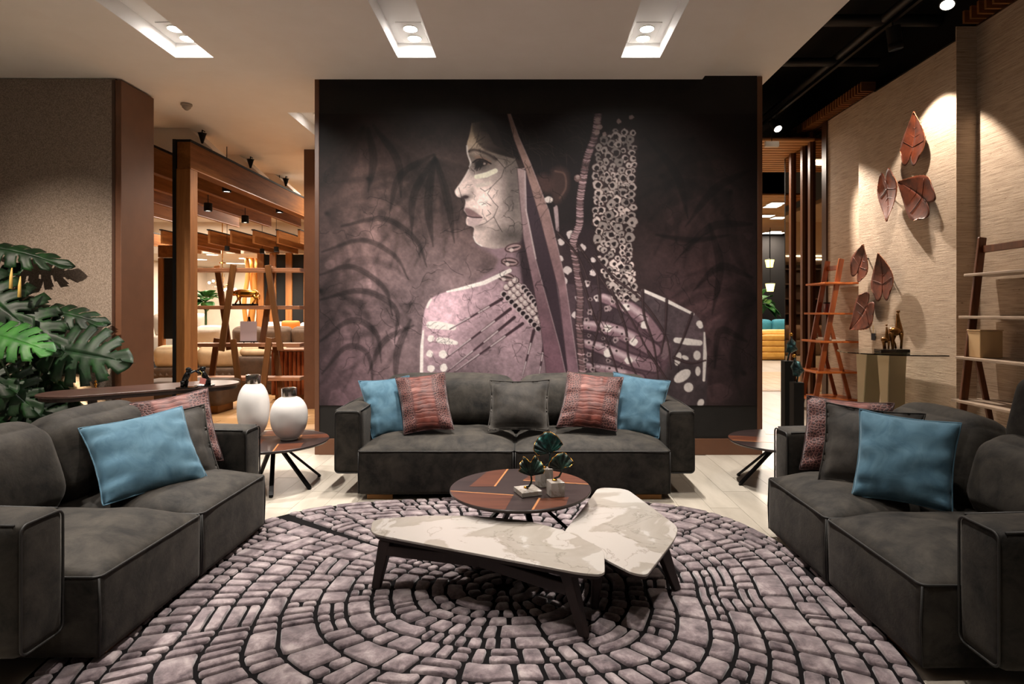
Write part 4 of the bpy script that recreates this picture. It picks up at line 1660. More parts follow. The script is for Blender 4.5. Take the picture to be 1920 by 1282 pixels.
# glass table
gl = Mat('green_edge_glass', (.80, .92, .87, 1), .02, 0, .5)
gl.set('Transmission Weight', 1.0); gl.set('IOR', 1.45)
MT['glass'] = gl.m
MT['champagne'] = plain('champagne_lacquer', rgb(150, 140, 116), .3, .6)
zg = .98
gc, gr_ = (4.02, 6.95), .40
t = E('glass_table', 'glass console table with two flared champagne legs against the right wall', 'table', (gc[0], gc[1], 0))
half = [(gc[0] + .43 - .0, gc[1] - .62)] + [(gc[0] + .43 - .80 * math.cos(R(-90 + 180 * k / 24)) ** .8 if 0 < k < 24 else gc[0] + .43, gc[1] + .62 * math.sin(R(-90 + 180 * k / 24))) for k in range(25)] + [(gc[0] + .43, gc[1] + .62)]
half2 = []
for p in half:
    if not half2 or (Vector(p) - Vector(half2[-1])).length > 1e-4:
        half2.append(p)
MB().prism(half2, zg - .012, zg).build('glass_top', 'glass', t)
for px, s in ((1630, 1), (1672, -1)):
    X0 = 4.2
    yb = X0 * F / (px - CX)
    m = MB()
    prof = []
    for k in range(9):
        u = k / 8
        w = .07 + .09 * u ** 1.6
        prof.append((u * (zg - .013), w, s * .05 * (1 - u) ** 2))
    vs = []
    for z, w, o_ in prof:
        for i, j in ((-1, -1), (1, -1), (1, 1), (-1, 1)):
            vs.append((X0 + .10 * i, yb + w * j * .8 + o_, z))
    fs = [(3, 2, 1, 0), tuple(range(32, 36))]
    for k in range(8):
        for i in range(4):
            j = (i + 1) % 4
            fs.append((k * 4 + i, k * 4 + j, k * 4 + 4 + j, k * 4 + 4 + i))
    m.add(vs, fs)
    m.build('leg', 'champagne', t, 30, bevel=.008)

# giraffe pair
def jq(x, y, Y):
    return W(*zz(x, y, 1630, 570, 11.65), Y)


MT['gbronze'] = var('brown_bronze', rgb(86, 56, 28), rgb(140, 98, 50), 20, .3, .85)
def giraffe(label, Y, base, body, neck, head, legs, s, z0):
    b0, b1 = jq(base[0], 1050, Y), jq(base[1], 1050, Y)
    t = E('giraffe_figurine', label, 'figurine', ((b0.x + b1.x) / 2, Y, z0), 0, 'bronze giraffes on the glass table')
    MB().box(b0.x, b1.x, Y - .07, Y + .07, z0, z0 + .04).build('base', 'sculpt_black', t, bevel=.003)
    lift = z0 + .04 - jq(0, 1035, Y).z
    m = MB()
    A = lambda p, dy=0: jq(p[0], p[1], Y) + Vector((0, dy, lift))
    m.tube([A(p) for p in body[0]], body[1], 12)
    m.tube([A(p) for p in neck[0]], neck[1], 10)
    m.tube([A(p) for p in head[0]], head[1], 8)
    hx = A(head[0][0])
    for e in (-1, 1):
        m.tube([hx + Vector((0, e * .008 * s, 0)), hx + Vector((-.006 * s, e * .012 * s, .022 * s))], .003 * s, 5)
    m.build('body', 'gbronze', t, 180)
    for pts, rs, dy in legs:
        MB().tube([A(p, dy) for p in pts], rs, 8).build('leg', 'gbronze', t, 180)
    return t


YG = 6.75
giraffe('tall bronze giraffe figurine on the glass table', YG, (520, 810),
        ([(420, 640), (450, 650), (520, 655), (590, 650), (640, 650), (670, 660)], [.02, .045, .052, .05, .045, .02]),
        ([(650, 680), (640, 580), (632, 450), (622, 330), (620, 240)], [.045, .040, .026, .018, .014]),
        ([(612, 235), (640, 215), (665, 200)], [.017, .015, .008]),
        [([(440, 670), (450, 850), (475, 1030)], [.026, .013, .012], -.03), ([(530, 690), (548, 860), (555, 1030)], [.024, .012, .012], .03),
         ([(660, 680), (668, 850), (655, 1030)], [.026, .013, .014], -.03), ([(600, 720), (565, 850), (600, 930), (612, 1030)], [.018, .011, .010, .011], .03)], 1.0, zg + .001)
giraffe('small bronze giraffe figurine beside the tall one on the glass table', YG - .02, (180, 512),
        ([(260, 830), (290, 825), (330, 840), (380, 845), (410, 855)], [.014, .030, .033, .030, .014]),
        ([(395, 860), (388, 780), (382, 660), (376, 550)], [.028, .024, .014, .010]),
        ([(366, 525), (380, 508), (392, 496)], [.012, .010, .006]),
        [([(275, 850), (285, 940), (292, 1030)], [.016, .010, .010], -.02), ([(335, 860), (345, 950), (352, 1030)], [.015, .009, .010], .02),
         ([(400, 860), (398, 950), (396, 1030)], [.016, .010, .010], -.02), ([(355, 870), (375, 950), (385, 1030)], [.013, .008, .008], .025)], .7, zg + .001)

# bronze leaves on black posts
def post_leaf(label, px, top, Y, leafpts, stem):
    x = (px - CX) * Y / F
    t = E('leaf_on_post', label, 'sculpture', (x, Y, 0), 0, 'bronze leaves on black posts')
    zt = zl(top, Y)
    MB().box(x - .055, x + .055, Y - .055, Y + .055, 0, zt).build('post', 'black', t, bevel=.004)
    s = W(*stem, Y)
    rim = [W(*p, Y) for p in leafpts]
    rr = []
    for i in range(len(rim)):
        for k in range(4):
            rr.append(rim[i].lerp(rim[(i + 1) % len(rim)], k / 4))
    c = sum(rr, Vector()) / len(rr)
    P = []
    for i in range(len(rr) + 1):
        e = rr[i % len(rr)]
        P.append([tuple(c.lerp(e, k / 5) + Vector((0, .05 * (k / 5) ** 2 + .012 * math.sin(i * 1.3) * k / 5 - .04, 0))) for k in range(6)])
    lf = MB().grid(P).build('leaf', 'pat3', t, 180, solid=.006)
    MB().tube([Vector((x, Y, zt)), Vector((x + .01, Y, zt + .06)), c + Vector((0, -.02, 0)), s], [.01, .009, .008, .007], 7).build('stem', 'pat3', t, 180)
    MB().ball(s, .02, 7).build('finial', 'gold', t, 180)
    return t


post_leaf('blue-green bronze leaf on the taller black post', 1477, 676, 6.6, [(1484, 632), (1492, 642), (1496, 655), (1486, 662), (1474, 660), (1476, 645)], (1483, 627))
post_leaf('dark green bronze leaf on the shorter black post', 1494, 716, 6.35, [(1489, 674), (1500, 678), (1508, 694), (1500, 706), (1488, 705), (1484, 688)], (1489, 667))

# ================================================================== TRACK, SPOTS AND PIPES UNDER THE BLACK CEILING
XTk, ZTk = 3.9, 4.55
T(BX('light_track', 'blackmetal', XTk - .02, XTk + .02, -1.0, 13.0, ZTk, ZTk + .035), 'long black lighting track under the black ceiling', 'light track')
def track_spot(label, Y, aim, power, angle, blend, hood=0.0):
    p = Vector((XTk + .03, Y, 4.33))
    return can_spot(label, p, aim, power, angle, blend, WARM, .07, .17, 'spotlights on the black track', (XTk, Y, ZTk), .03, 'track_spotlight', hood)
track_spot('large lit track spotlight at the upper right corner', 5.62, (2.6, 4.4, .5), P_WALL * .9, 50, .5)
track_spot('lit track spotlight far down the aisle beside the mural wall', 9.45, (XM, 7.0, 1.1), P_WALL * 6.5, 46, .6)
track_spot('black hooded track spotlight turned to the copper leaves', 6.42, (4.66, 6.8, .9), P_WALL * 1.5, 78, .22, .07)
t = E('exit_sign', 'small white emergency light box hanging in the aisle beside the mural wall', 'emergency light', (3.86, 9.6, 4.05))
e0 = W(1447, 270, 9.6)
MB().box(e0.x - .11, e0.x + .11, 9.57, 9.63, e0.z - .05, e0.z + .04).build('housing', 'white_plastic', t, bevel=.008)
MB().tube([(e0.x, 9.6, e0.z + .04), (e0.x, 9.6, 4.56)], .006, 6).build('rod', 'black', t)
pi = [([(2.5, 7.3, 5.0), (5.0, 7.3, 5.0)], .07), ([(2.5, 8.4, 4.95), (4.9, 8.4, 4.95)], .06), ([(3.0, 4.5, 5.05), (3.0, 6.6, 5.05), (2.75, 6.7, 4.9), (2.75, 9.5, 4.9)], .06),
      ([(3.4, 9.0, 4.8), (3.4, 12.5, 4.8)], .05), ([(2.5, 9.6, 4.7), (3.1, 9.6, 4.7), (3.2, 9.6, 4.6), (3.2, 11.5, 4.6)], .06), ([(4.3, 4.0, 5.0), (4.3, 12.0, 5.0)], .05)]
lb = ['black pipe crossing below the black ceiling, nearer one', 'black pipe crossing below the black ceiling, farther one', 'bent black pipe along the edge of the white ceiling', 'straight black pipe running away above the far aisle', 'black elbow pipe beside the top of the mural wall', 'long straight black pipe above the lighting track']
for (pts, r), l in zip(pi, lb):
    T(MB().tube(pts, r, 14).build('ceiling_pipe', 'pipe', None, 60), l, 'pipe', 'pipes under the black ceiling')
T(BX('air_duct', 'soot', 2.9, 3.7, 9.9, 12.6, 4.98, 5.3), 'flat black air duct under the ceiling of the far aisle', 'duct')

# ================================================================== ROOMS BEHIND, LEFT
# lower ceiling at the very back
S(BX('ceiling_far_low', 'cream', -13.0, 2.2, 18.2, 24.0, 3.2, 3.3))
S(BX('wall_far_drop', 'cream', -13.0, 2.2, 18.15, 18.2, 3.2, 4.15))
S(BX('wall_drop_middle', 'ceiling', -13.0, 2.2, 13.95, 14.0, 3.93, 4.15))

ZB0, ZB1 = 3.166, 3.49


def pavilion(label, x_list, y0, y1, post=True, caps=False):
    t = E('timber_pergola', label, 'pergola', (x_list[0], y0, 0), 0, 'timber pergolas in the rooms behind')
    for k, x in enumerate(x_list):
        b = BX('beam', 'oak', x - .16 if (post and k == 0) else x - .06, x, y0 if k == 0 else y0 + .05, y1, ZB0, ZB1, t, bevel=.004)
        MB().box((x - .17) if (post and k == 0) else (x - .065), x + .004, y0, y1, ZB1 + .001, ZB1 + .03).build('cap_strip', 'black', b)
        MB().box(x + .0005, x + .004, y0 + .01, y1, ZB0 + .0, ZB0 + .012).build('edge_bead', 'maple_in', b)
    if post:
        x = x_list[0]
        p = BX('post', 'oak_z', x - .17, x, y0, y0 + .16, 0, ZB0, t, bevel=.004)
        MB().box(x - .21, x - .171, y0 - .01, y0 + .16, 0, ZB1 + .03).build('edge', 'black', p)
    return t


pavilion('timber pergola with deep oak beams in the passage left of the mural', [-4.09, -4.68, -5.29, -5.95, -6.86], 7.2, 12.24)
pavilion('second timber pergola of short stepped beams farther back', [-5.8, -6.36, -6.97, -7.54, -8.1, -8.7, -9.3, -9.9], 15.1, 18.0, False)

# sloped drops under the passage ceiling with cone lamps
for k, (Y, lab) in enumerate(((7.76, 'nearest'), (9.09, 'middle'), (10.4, 'farthest'))):
    t = E('ceiling_fin', '%s sloping plaster drop under the passage ceiling' % lab, 'ceiling drop', (-4.3, Y, ZB1 + .04), 0, 'ceiling drops')
    vs = []
    for y in (Y, Y + .35):
        for x, z in ((-6.6, ZC - .001), (-4.43, ZC - .001), (-4.12, ZB1 + .06), (-4.12, ZB1 + .035), (-6.6, ZB1 + .035)):
            vs.append((x, y, z))
    MB().add(vs, [(4, 3, 2, 1, 0), (5, 6, 7, 8, 9), (0, 1, 6, 5), (1, 2, 7, 6), (2, 3, 8, 7), (3, 4, 9, 8), (4, 0, 5, 9)]).build('body', 'ceiling', t)
    x = -4.22
    z = ZB1 + .12
    c = E('cone_lamp', '%s small black cone lamp on a ceiling drop in the passage' % lab, 'lamp', (x, Y - .06, z), 0, 'black cone lamps')
    MB().lathe([(.055, .13), (.05, .13), (.012, .0)][::-1], (x, Y - .06, z), 18).build('cone', 'black', c, 40)
    MB().tube([(x, Y - .06, z + .13), (x, Y - .06, z + .17), (x, Y + .002, z + .17)], .008, 6).build('arm', 'black', c, 40)


def can_down(label, x, y, zt, power, r=.06, h=.13, group='can lamps under the pergolas'):
    t = E('can_lamp', label, 'lamp', (x, y, zt - h), 0, group)
    MB().lathe([(r * .8, h), (r, h - .004), (r, .0), (r * .88, 0), (r * .86, .015)][::-1], (x, y, zt - h), 20).build('can', 'black', t, 40)
    MB().lathe([(r * .84, .012), (r * .84, .016)], (x, y, zt - h), 20).build('lens', 'lampsmall', t)
    MB().tube([(x, y, zt), (x, y, ZC - .001 if y < 14 else 4.149)], .006, 6).build('rod', 'black', t)
    if power:
        spot((x, y, zt - h - .01), (x, y, 0), power * 1.2, 130, .6, WARM, .05)


can_down('bright black can lamp nearest in the oak pergola', -4.38, 8.64, 3.30, 90)
can_down('black can lamp at the right in the oak pergola', -4.38, 10.46, 3.30, 90)
can_down('black can lamp at the left in the oak pergola', -5.0, 9.29, 3.13, 90)
can_down('black can lamp between the pergola posts, farther back', -5.0, 10.5, 3.13, 90)
for k, (x, y) in enumerate(((-7.9, 15.6), (-7.3, 16.3), (-6.7, 15.8), (-6.1, 16.6))):
    can_down('%s of the four small can lamps under the second pergola' % ['leftmost', 'second from left', 'third from left', 'rightmost'][k], x, y, 3.15, 120)

# crossed-leg shelf
vs_ = E('trestle_shelf', 'open walnut shelf on crossed slanting legs in the passage', 'shelf', (-4.3, 9.1, 0))
YF, YK = 8.98, 9.30
xa, xb = (363 - CX) * 9.1 / F, (566 - CX) * 9.1 / F
bzs = [EYE - (y - CY) * 9.1 / F for y in (503, 573, 643, 706)]
for z in bzs:
    MB().box(xa, xb, YF + .03, YK - .03, z - .055, z).build('board', 'walnut_x', vs_, bevel=.004)
for (x0, y0, x1, y1, Y) in ((438, 496, 415, 658, YF), (407, 498, 430, 656, YK), (502, 497, 526, 656, YF), (513, 500, 490, 654, YK),
                            (437, 636, 453, 771, YF), (407, 634, 390, 766, YK), (505, 633, 489, 771, YF), (514, 633, 530, 766, YK)):
    a, b = W(x0, y0, Y), W(x1, y1, Y)
    b.z = max(b.z, 0.008)
    MB().bar(a, b, .035, .088, (1, 0, 0)).build('leg', 'walnut_leg', vs_, bevel=.004)


# bull statue
def bull(label, X, Y, z0, s):
    t = E('bull_figurine', label, 'figurine', (X, Y, z0))
    MB().box(X - .24 * s, X + .2 * s, Y - .05, Y + .05, z0 + .001, z0 + .03).build('base', 'sculpt_black', t, bevel=.003)
    A = lambda x, z, dy=0: Vector((X + x * s, Y + dy, z0 + .03 + z * s))
    m = MB()
    m.tube([A(.22, .20), (A(.18, .195)), A(.05, .19), A(-.08, .195), A(-.17, .20), A(-.20, .21)], [.02, .055, .062, .066, .055, .03], 12)
    m.tube([A(-.16, .2), A(-.21, .2), A(-.255, .165)], [.05, .04, .022], 10)
    for e in (-1, 1):
        m.tube([A(-.21, .225, e * .02), A(-.23, .25, e * .05), A(-.25, .27, e * .045)], [.010, .008, .003], 6)
        m.tube([A(-.13, .16, e * .03), A(-.14, .08, e * .03), A(-.16 + .03 * e, 0, e * .03)], [.03, .015, .014], 8)
        m.tube([A(.16, .16, e * .03), A(.19, .08, e * .03), A(.16 + .03 * e, 0, e * .03)], [.034, .016, .014], 8)
    m.tube([A(.22, .21), A(.25, .17), A(.245, .08)], [.008, .006, .008], 6)
    m.build('body', 'gold', t, 180)


bull('golden bull figurine on a black base on the crossed-leg shelf', (462 - CX) * 9.14 / F, 9.14, bzs[1], .82)
# easel sign
t = E('easel_sign', 'lilac card on a small black easel on the crossed-leg shelf', 'sign', ((468 - CX) * 9.14 / F, 9.14, bzs[2]))
xs0 = (468 - CX) * 9.14 / F
MB().box(xs0 - .125, xs0 + .125, 9.10, 9.108, bzs[2] + .03, bzs[2] + .33).build('card', plain('lilac_card', rgb(196, 176, 180), .7), t)
m = MB()
for dx in (-.06, .06):
    m.bar((xs0 + dx * 1.3, 9.12, bzs[2] + .001), (xs0 + dx * .1, 9.125, bzs[2] + .4), .012, .012)
m.bar((xs0 - .14, 9.10, bzs[2] + .024), (xs0 + .14, 9.10, bzs[2] + .024), .02, .012)
m.bar((xs0, 9.2, bzs[2] + .001), (xs0, 9.13, bzs[2] + .4), .012, .012)
m.build('easel', 'black', t)
# fluted cabinet
t = E('fluted_cabinet', 'walnut cabinet with upright fluted front behind the crossed-leg shelf', 'cabinet', (-3.9, 9.9, 0))
MB().box(-4.2, -3.36, 9.72, 10.1, .08, .80).build('body', 'walnut_dk', t)
for k in range(12):
    MB().tube([(-4.17 + k * .07, 9.72, .09), (-4.17 + k * .07, 9.72, .79)], .031, 8).build('flute', 'cherry', t, 60)
MB().box(-4.22, -3.34, 9.68, 10.12, .80, .83).build('top', 'walnut_x', t, bevel=.004)
MB().box(-4.15, -3.4, 9.74, 10.08, 0.005, .08).build('plinth', 'brass', t)
# taupe ottoman with gold plinth
t = E('ottoman', 'taupe upholstered bench on a gold plinth, showing past the console end', 'ottoman', (-4.9, 9.0, 0))
vv, ff = rbox(.62, .3, .17, .06, 12, (0, .01, .01))
x1 = (441 - CX) * 8.7 / F
MB().add(place(vv, (x1 - .62, 8.62, .29)), ff).build('cushion', 'quilt', t, 180)
MB().box(x1 - 1.15, x1 - .1, 8.4, 8.84, .005, .115).build('plinth', 'brass', t)


# sofas of the far rooms
def far_sofa(label, x0, x1, y, zb, zt, mb, mc, n=2, depth=.9, group='sofas in the rooms behind', quilt=False):
    t = E('lounge_sofa', label, 'sofa', ((x0 + x1) / 2, y + depth / 2, 0), 0, group)
    vv, ff = rbox((x1 - x0) / 2, depth / 2, zb / 2 - .004, .05, 10, (.01, .01, 0))
    b = MB().add(place(vv, ((x0 + x1) / 2, y + depth / 2, zb / 2 + .004)), ff).build('base', mb, t, 180)
    if quilt:
        q = MB()
        w = .11
        k = 0
        while x0 + k * w < x1 - w:
            for r_ in range(3):
                cx, cz = x0 + .04 + (k + .5 + .5 * (r_ % 2)) * w, .1 + r_ * .11
                if cx < x1 - .06:
                    q.add([(cx - w / 2, y - .002, cz), (cx, y - .002, cz - .055), (cx + w / 2, y - .002, cz), (cx, y - .002, cz + .055), (cx, y - .022, cz)],
                          [(0, 1, 4), (1, 2, 4), (2, 3, 4), (3, 0, 4)])
            k += 1
        o = q.build('quilting', mb, b)
        o['kind'] = 'stuff'
    w = (x1 - x0) / n
    for k in range(n):
        vv, ff = rbox(w / 2 - .01, .14, (zt - zb) / 2 + .02, .1, 10, (.01, .03, .02), .006, k)
        MB().add(place(vv, (x0 + w * (k + .5), y + .22, (zt + zb) / 2), R(8)), ff).build('back_cushion', mc, t, 180)
    return t


far_sofa('brown quilted sofa with beige cushions behind the crossed-leg shelf', -6.7, -5.15, 10.5, .45, .80, 'quilt', 'beige', 2, quilt=True)
far_sofa('brown quilted high-back sofa next to the fluted cabinet', -5.1, -4.3, 10.35, .66, .80, 'quilt', 'beige', 1, quilt=True)
far_sofa('rounded beige armchair farther back in the passage', -7.3, -6.65, 12.9, .62, 1.1, 'beige', 'linen', 1)
far_sofa('taupe sofa with pale cushions farther back in the passage', -6.55, -4.6, 13.0, .72, 1.08, 'taupe', 'taupe', 3)
far_sofa('pale linen sofa with cushions at the far end of the room', -10.8, -9.3, 17.0, .75, 1.35, 'linen', 'linen', 2)
far_sofa('pale sofa with a white back in front of the black panels', -7.2, -5.2, 15.9, .8, 1.12, 'linen', 'linen', 2)
for lab, x, y, z, mt in (('orange cushion on the pale sofa before the black panels', -6.3, 15.78, 1.0, 'orange'), ('patterned cushion on the pale linen sofa at the far end', -10.1, 16.9, 1.1, 'tag')):
    vv, ff = rbox(.24, .07, .2, .06, 8, (0, .03, 0))
    T(MB().add(place(vv, (x, y, z), R(12)), ff).build('cushion', mt, None, 180), lab, 'cushion')

# black panels framed in oak
t = E('panel_screen', 'tall black panels in oak frames at the back of the room', 'screen', (-6.4, 17.4, 0), 0)
xs_ = [(p - CX) * 17.4 / F for p in (489, 512, 542, 576)]
for a, b in zip(xs_[:-1], xs_[1:]):
    BX('panel', 'black', a + .09, b - .09, 17.42, 17.46, 0.02, 3.1, t)
for x in xs_:
    BX('post', 'oak_z', x - .09, x + .09, 17.36, 17.5, 0, 3.14, t, bevel=.006)
t = E('panel_screen', 'narrow black panel in an oak frame seen beside the pergola post', 'screen', (-7.2, 11.8, 0), 0)
xs_ = [(p - CX) * 11.8 / F for p in (299, 326)]
BX('panel', 'black', xs_[0] + .08, xs_[1] + .3, 11.82, 11.86, 0.9, 2.5, t)
BX('post', 'oak_z', xs_[0] - .02, xs_[0] + .07, 11.78, 11.9, 0, 2.5, t, bevel=.006)
BX('rail', 'oak', xs_[0] - .02, xs_[1] + .3, 11.78, 11.9, 2.51, 2.75, t, bevel=.006)

# amber curtain strips
for k, (px, w) in enumerate(((461, .14), (473, .22), (483, .2))):
    Y = 19.6 + .12 * k
    x = (px - CX) * Y / F
    m = MB()
    P = []
    for i in range(14):
        z = .005 + 3.19 * i / 13
        b = .06 * math.sin(i * .7 + k * 2)
        P.append([(x + b + w * (j / 4 - .5), Y + .03 * math.sin(j * 2.2), z) for j in range(5)])
    T(m.grid(P).build('curtain', 'amber', None, 180, solid=.02), '%s amber curtain strip hanging at the far end' % ['narrow left', 'broad middle', 'broad right'][k], 'curtain', 'amber curtain strips')


# leafy plants in the far rooms
def bushy(label, ctr, n, R_, ls, mat, seed, potr=.25):
    ctr = Vector(ctr)
    t = E('leafy_plant', label, 'plant', (ctr.x, ctr.y, 0), 0, 'potted plants in the rooms behind')
    MB().lathe([(potr * .8, 0), (potr, .4), (potr * .9, .42)], (ctr.x, ctr.y, 0), 20).build('pot', 'white_plastic', t, 40)
    MB().tube([(ctr.x, ctr.y, .3), tuple(ctr - Vector((0, 0, R_ * .3)))], .03, 6).build('trunk', 'stemgreen', t, 60)
    rg = random.Random(seed)
    for k in range(n):
        a = rg.uniform(0, 2 * math.pi); e = rg.uniform(-.5, 1.1)
        d = Vector((math.cos(a) * math.cos(e), math.sin(a) * math.cos(e) * .7, math.sin(e)))
        b = ctr + d * (R_ * .25)
        p = ctr + d * R_ * rg.uniform(.8, 1.1)
        side = d.cross(Vector((0, 0, 1))).normalized()
        P = []
        for i in range(7):
            u = i / 6
            q = b.lerp(p, u) - Vector((0, 0, .25 * ls * u * u))
            w = ls * .32 * math.sin(math.pi * min(1, u * .92 + .06)) ** .8
            P.append([tuple(q + side * (w * s) - Vector((0, 0, abs(s) * w * -.3))) for s in (-1, -.5, 0, .5, 1)])
        MB().grid(P).build('leaf', mat, t, 180, solid=.004)
    return t


bushy('broad-leaved green plant beside the white wall at the far left', ((386 - CX) * 15.2 / F, 15.2, EYE - (563 - CY) * 15.2 / F), 26, .42, .4, 'leafbright', 3)

# chandelier
Yh = 17.6
xh = (417 - CX) * Yh / F
zh = EYE - (537 - CY) * Yh / F
t = E('chandelier', 'golden starburst chandelier with small bulbs at the far end', 'chandelier', (xh, Yh, zh))
MB().tube([(xh, Yh, zh), (xh, Yh, 4.15)], .014, 8).build('stem', 'gold', t)
MB().lathe([(.1, 0), (.09, .03)], (xh, Yh, 2.85), 16).build('canopy', 'gold', t)
rg = random.Random(5)
for k in range(22):
    d = Vector((rg.gauss(0, 1), rg.gauss(0, 1), rg.gauss(0, .7))).normalized()
    e = Vector((xh, Yh, zh)) + d * rg.uniform(.22, .42)
    r_ = MB().tube([(xh, Yh, zh), e], .006, 5).build('arm', 'gold', t)
    if k % 2 == 0:
        MB().ball(e, .035, 6).build('bulb', 'lampsmall', r_, 180)

# ceiling glow discs and their light
for k, (px, py, zc) in enumerate(((398, 477, 3.2), (378, 486, 3.2), (458, 484, 3.2), (432, 493, 3.2), (450, 493.5, 3.2))):
    x, Y = (lambda Y: ((px - CX) * Y / F, Y))((zc - EYE) * F / (CY - py))
    t = E('ceiling_light', '%s round recessed light in the far cream ceiling' % ['first', 'leftmost', 'rightmost', 'farthest left', 'farthest right'][k], 'ceiling light', (x, Y, zc - .012), 0, 'recessed lights in the far ceiling')
    MB().lathe([(.17, 0), (.2, .011)], (x, Y, zc - .012), 24).build('frame', 'white_plastic', t)
    MB().lathe([(.16, 0), (.16, .004)], (x, Y, zc - .016), 24).build('lens', 'glow', t)
    area((x, Y, zc - .03), 160 * P_FAR, .4, .4, WARM)
for (x, y, z, p) in ((-5.6, 13.2, 3.80, 260), (-8.5, 13.0, 3.80, 280), (-9.5, 16.5, 4.1, 280), (-4.5, 16.0, 4.1, 240), (-3.4, 11.2, 3.8, 130)):  # added lamps, out of sight, that brighten the left rear rooms
    t = E('ceiling_light', 'added square fill light hidden above the pergola beams', 'ceiling light', (x, y, z - .012), 0, 'added fill lights above the pergolas')
    MB().box(x - .2, x + .2, y - .2, y + .2, z - .01, z + .0).build('frame', 'white_plastic', t)
    MB().box(x - .17, x + .17, y - .17, y + .17, z - .014, z - .0105).build('lens', 'glow', t)
    area((x, y, z - .03), p * P_FAR, .34, .34, WARM)

# ================================================================== ROOMS BEHIND, RIGHT
YY = 17.6
ys = far_sofa('yellow channelled leather sofa seen through the right-hand aisle', 6.55, 8.6, YY, .5, .86, 'yellow', 'yellow', 1, .95)
for k in range(4):
    vv, ff = rbox(.93, .05, .085, .045, 8, (0, .015, 0))
    MB().add(place(vv, (7.75, YY - .02, .16 + k * .17)), ff).build('channel', 'yellow', ys, 180)
MB().box(6.70, 6.74, YY - .03, YY, .06, .86).build('red_strip', 'red', ys)
far_sofa('turquoise sofa behind the yellow one', 6.7, 9.0, 19.2, .6, 1.15, 'teal', 'teal', 2, .9)
bushy('large-leaved green plant behind the yellow sofa', (7.85, 20.5, 1.75), 24, .85, .75, 'leafbright', 9, .3)
for px, py, lab in ((1443, 494, 'upper'), (1444, 539, 'lower')):
    Y = 20.9 if lab == 'upper' else 20.3
    p = W(px, py, Y)
    t = E('lantern', '%s glowing yellow lantern in the dark far room' % lab, 'lantern', p, 0, 'yellow lanterns')
    MB().lathe([(.11, -.13), (.13, .0), (.16, .13)], p, 10).build('shade', 'yellowglow', t, 30)
    MB().lathe([(.17, .13), (.17, .15), (.02, .17)], p, 10).build('cap', 'black', t, 30)
    MB().tube([p + Vector((0, 0, .16)), (p.x, p.y, 4.3)], .01, 5).build('cord', 'black', t)
for k, (px, py) in enumerate(((1437, 404), (1452, 434), (1455, 381), (1440, 476), (1460, 468))):
    z = 4.27
    Y = min((z - EYE) * F / (CY - py), 21.5)
    x = (px - CX) * Y / F
    t = E('ceiling_light', '%s flat light in the timber ceiling of the far right room' % ['nearest left', 'middle', 'nearest right', 'farthest left', 'farthest right'][k], 'ceiling light', (x, Y, z - .02), 0, 'lights in the timber ceiling')
    MB().box(x - .2, x + .2, Y - .2, Y + .2, z - .02, z).build('frame', 'white_plastic', t)
    MB().box(x - .18, x + .18, Y - .18, Y + .18, z - .024, z - .0205).build('lens', 'glow', t)
    area((x, Y, z - .04), 110 * P_FAR, .36, .36, WARM)
for (x, y) in ((4.0, 11.2), (5.6, 11.0), (6.5, 16.0), (7.5, 18.0)):  # extra unseen lamps added to light the aisle and right rear room
    z = 4.27
    t = E('ceiling_light', 'added flat fill light under the timber ceiling, hidden from view above the aisle', 'ceiling light', (x, y, z - .02), 0, 'added hidden fill lights of the aisle')
    MB().box(x - .2, x + .2, y - .2, y + .2, z - .02, z).build('frame', 'white_plastic', t)
    MB().box(x - .18, x + .18, y - .18, y + .18, z - .024, z - .0205).build('lens', 'glow', t)
    area((x, y, z - .04), 120 * P_FAR, .36, .36, WARM)

# what the bronze mirror reflects: bookcase, sofa and a beige bulkhead
t = E('bookcase', 'dark brown bookcase reflected in the bronze mirror wall', 'bookcase', (-.2, 21.2, 0))
for k in range(6):
    BX('shelf', 'bookcase', -2.8, 2.18, 21.0, 21.4, .3 + k * .52, .34 + k * .52, t)
for k in range(6):
    BX('upright', 'bookcase', -2.8 + k * .985, -2.75 + k * .985, 21.0, 21.4, 0, 3.1, t)
BX('back', 'bookcase', -2.8, 2.18, 21.4, 21.45, 0, 3.1, t)
far_sofa('brown leather sofa reflected in the bronze mirror wall', -1.2, 1.6, 19.4, .5, .95, 'taupe', 'taupe', 2)
for k, (x, y) in enumerate(((.6, 18.6), (-.6, 19.8))):
    t = E('light_bar', '%s long light bar in the ceiling reflected in the bronze mirror wall' % ['nearer', 'farther'][k], 'ceiling light', (x, y, 3.17), 0, 'reflected light bars')
    MB().box(x - .9, x + .9, y - .09, y + .09, 3.18, 3.199).build('frame', 'white_plastic', t)
    MB().box(x - .88, x + .88, y - .07, y + .07, 3.175, 3.1795).build('lens', 'glow', t)
    area((x, y, 3.16), 60, 1.7, .14, WARM)

# ================================================================== MURAL (flat print, colours set point by point on its sheet)
MX0, MX1, MY0, MY1 = 598.0, 1418.0, 213.0, 760.0
SC = 0.92
NW, NH = int((MX1 - MX0) * SC) + 1, int((MY1 - MY0) * SC) + 1
gx = MX0 + (MX1 - MX0) * np.arange(NW) / (NW - 1)
gy = MY0 + (MY1 - MY0) * np.arange(NH) / (NH - 1)
PX, PY = np.meshgrid(gx, gy)
IMG = np.zeros((NH, NW, 3))
nrg = np.random.RandomState(7)


def vnoise(cell, seed):
    r = np.random.RandomState(seed)
    w, h = int((MX1 - MX0) / cell) + 3, int((MY1 - MY0) / cell) + 3
    g = r.rand(h, w)
    u, v = (PX - MX0) / cell, (PY - MY0) / cell
    i, j = u.astype(int), v.astype(int)
    fu, fv = u - i, v - j
    fu, fv = fu * fu * (3 - 2 * fu), fv * fv * (3 - 2 * fv)
    return (g[j, i] * (1 - fu) + g[j, i + 1] * fu) * (1 - fv) + (g[j + 1, i] * (1 - fu) + g[j + 1, i + 1] * fu) * fv


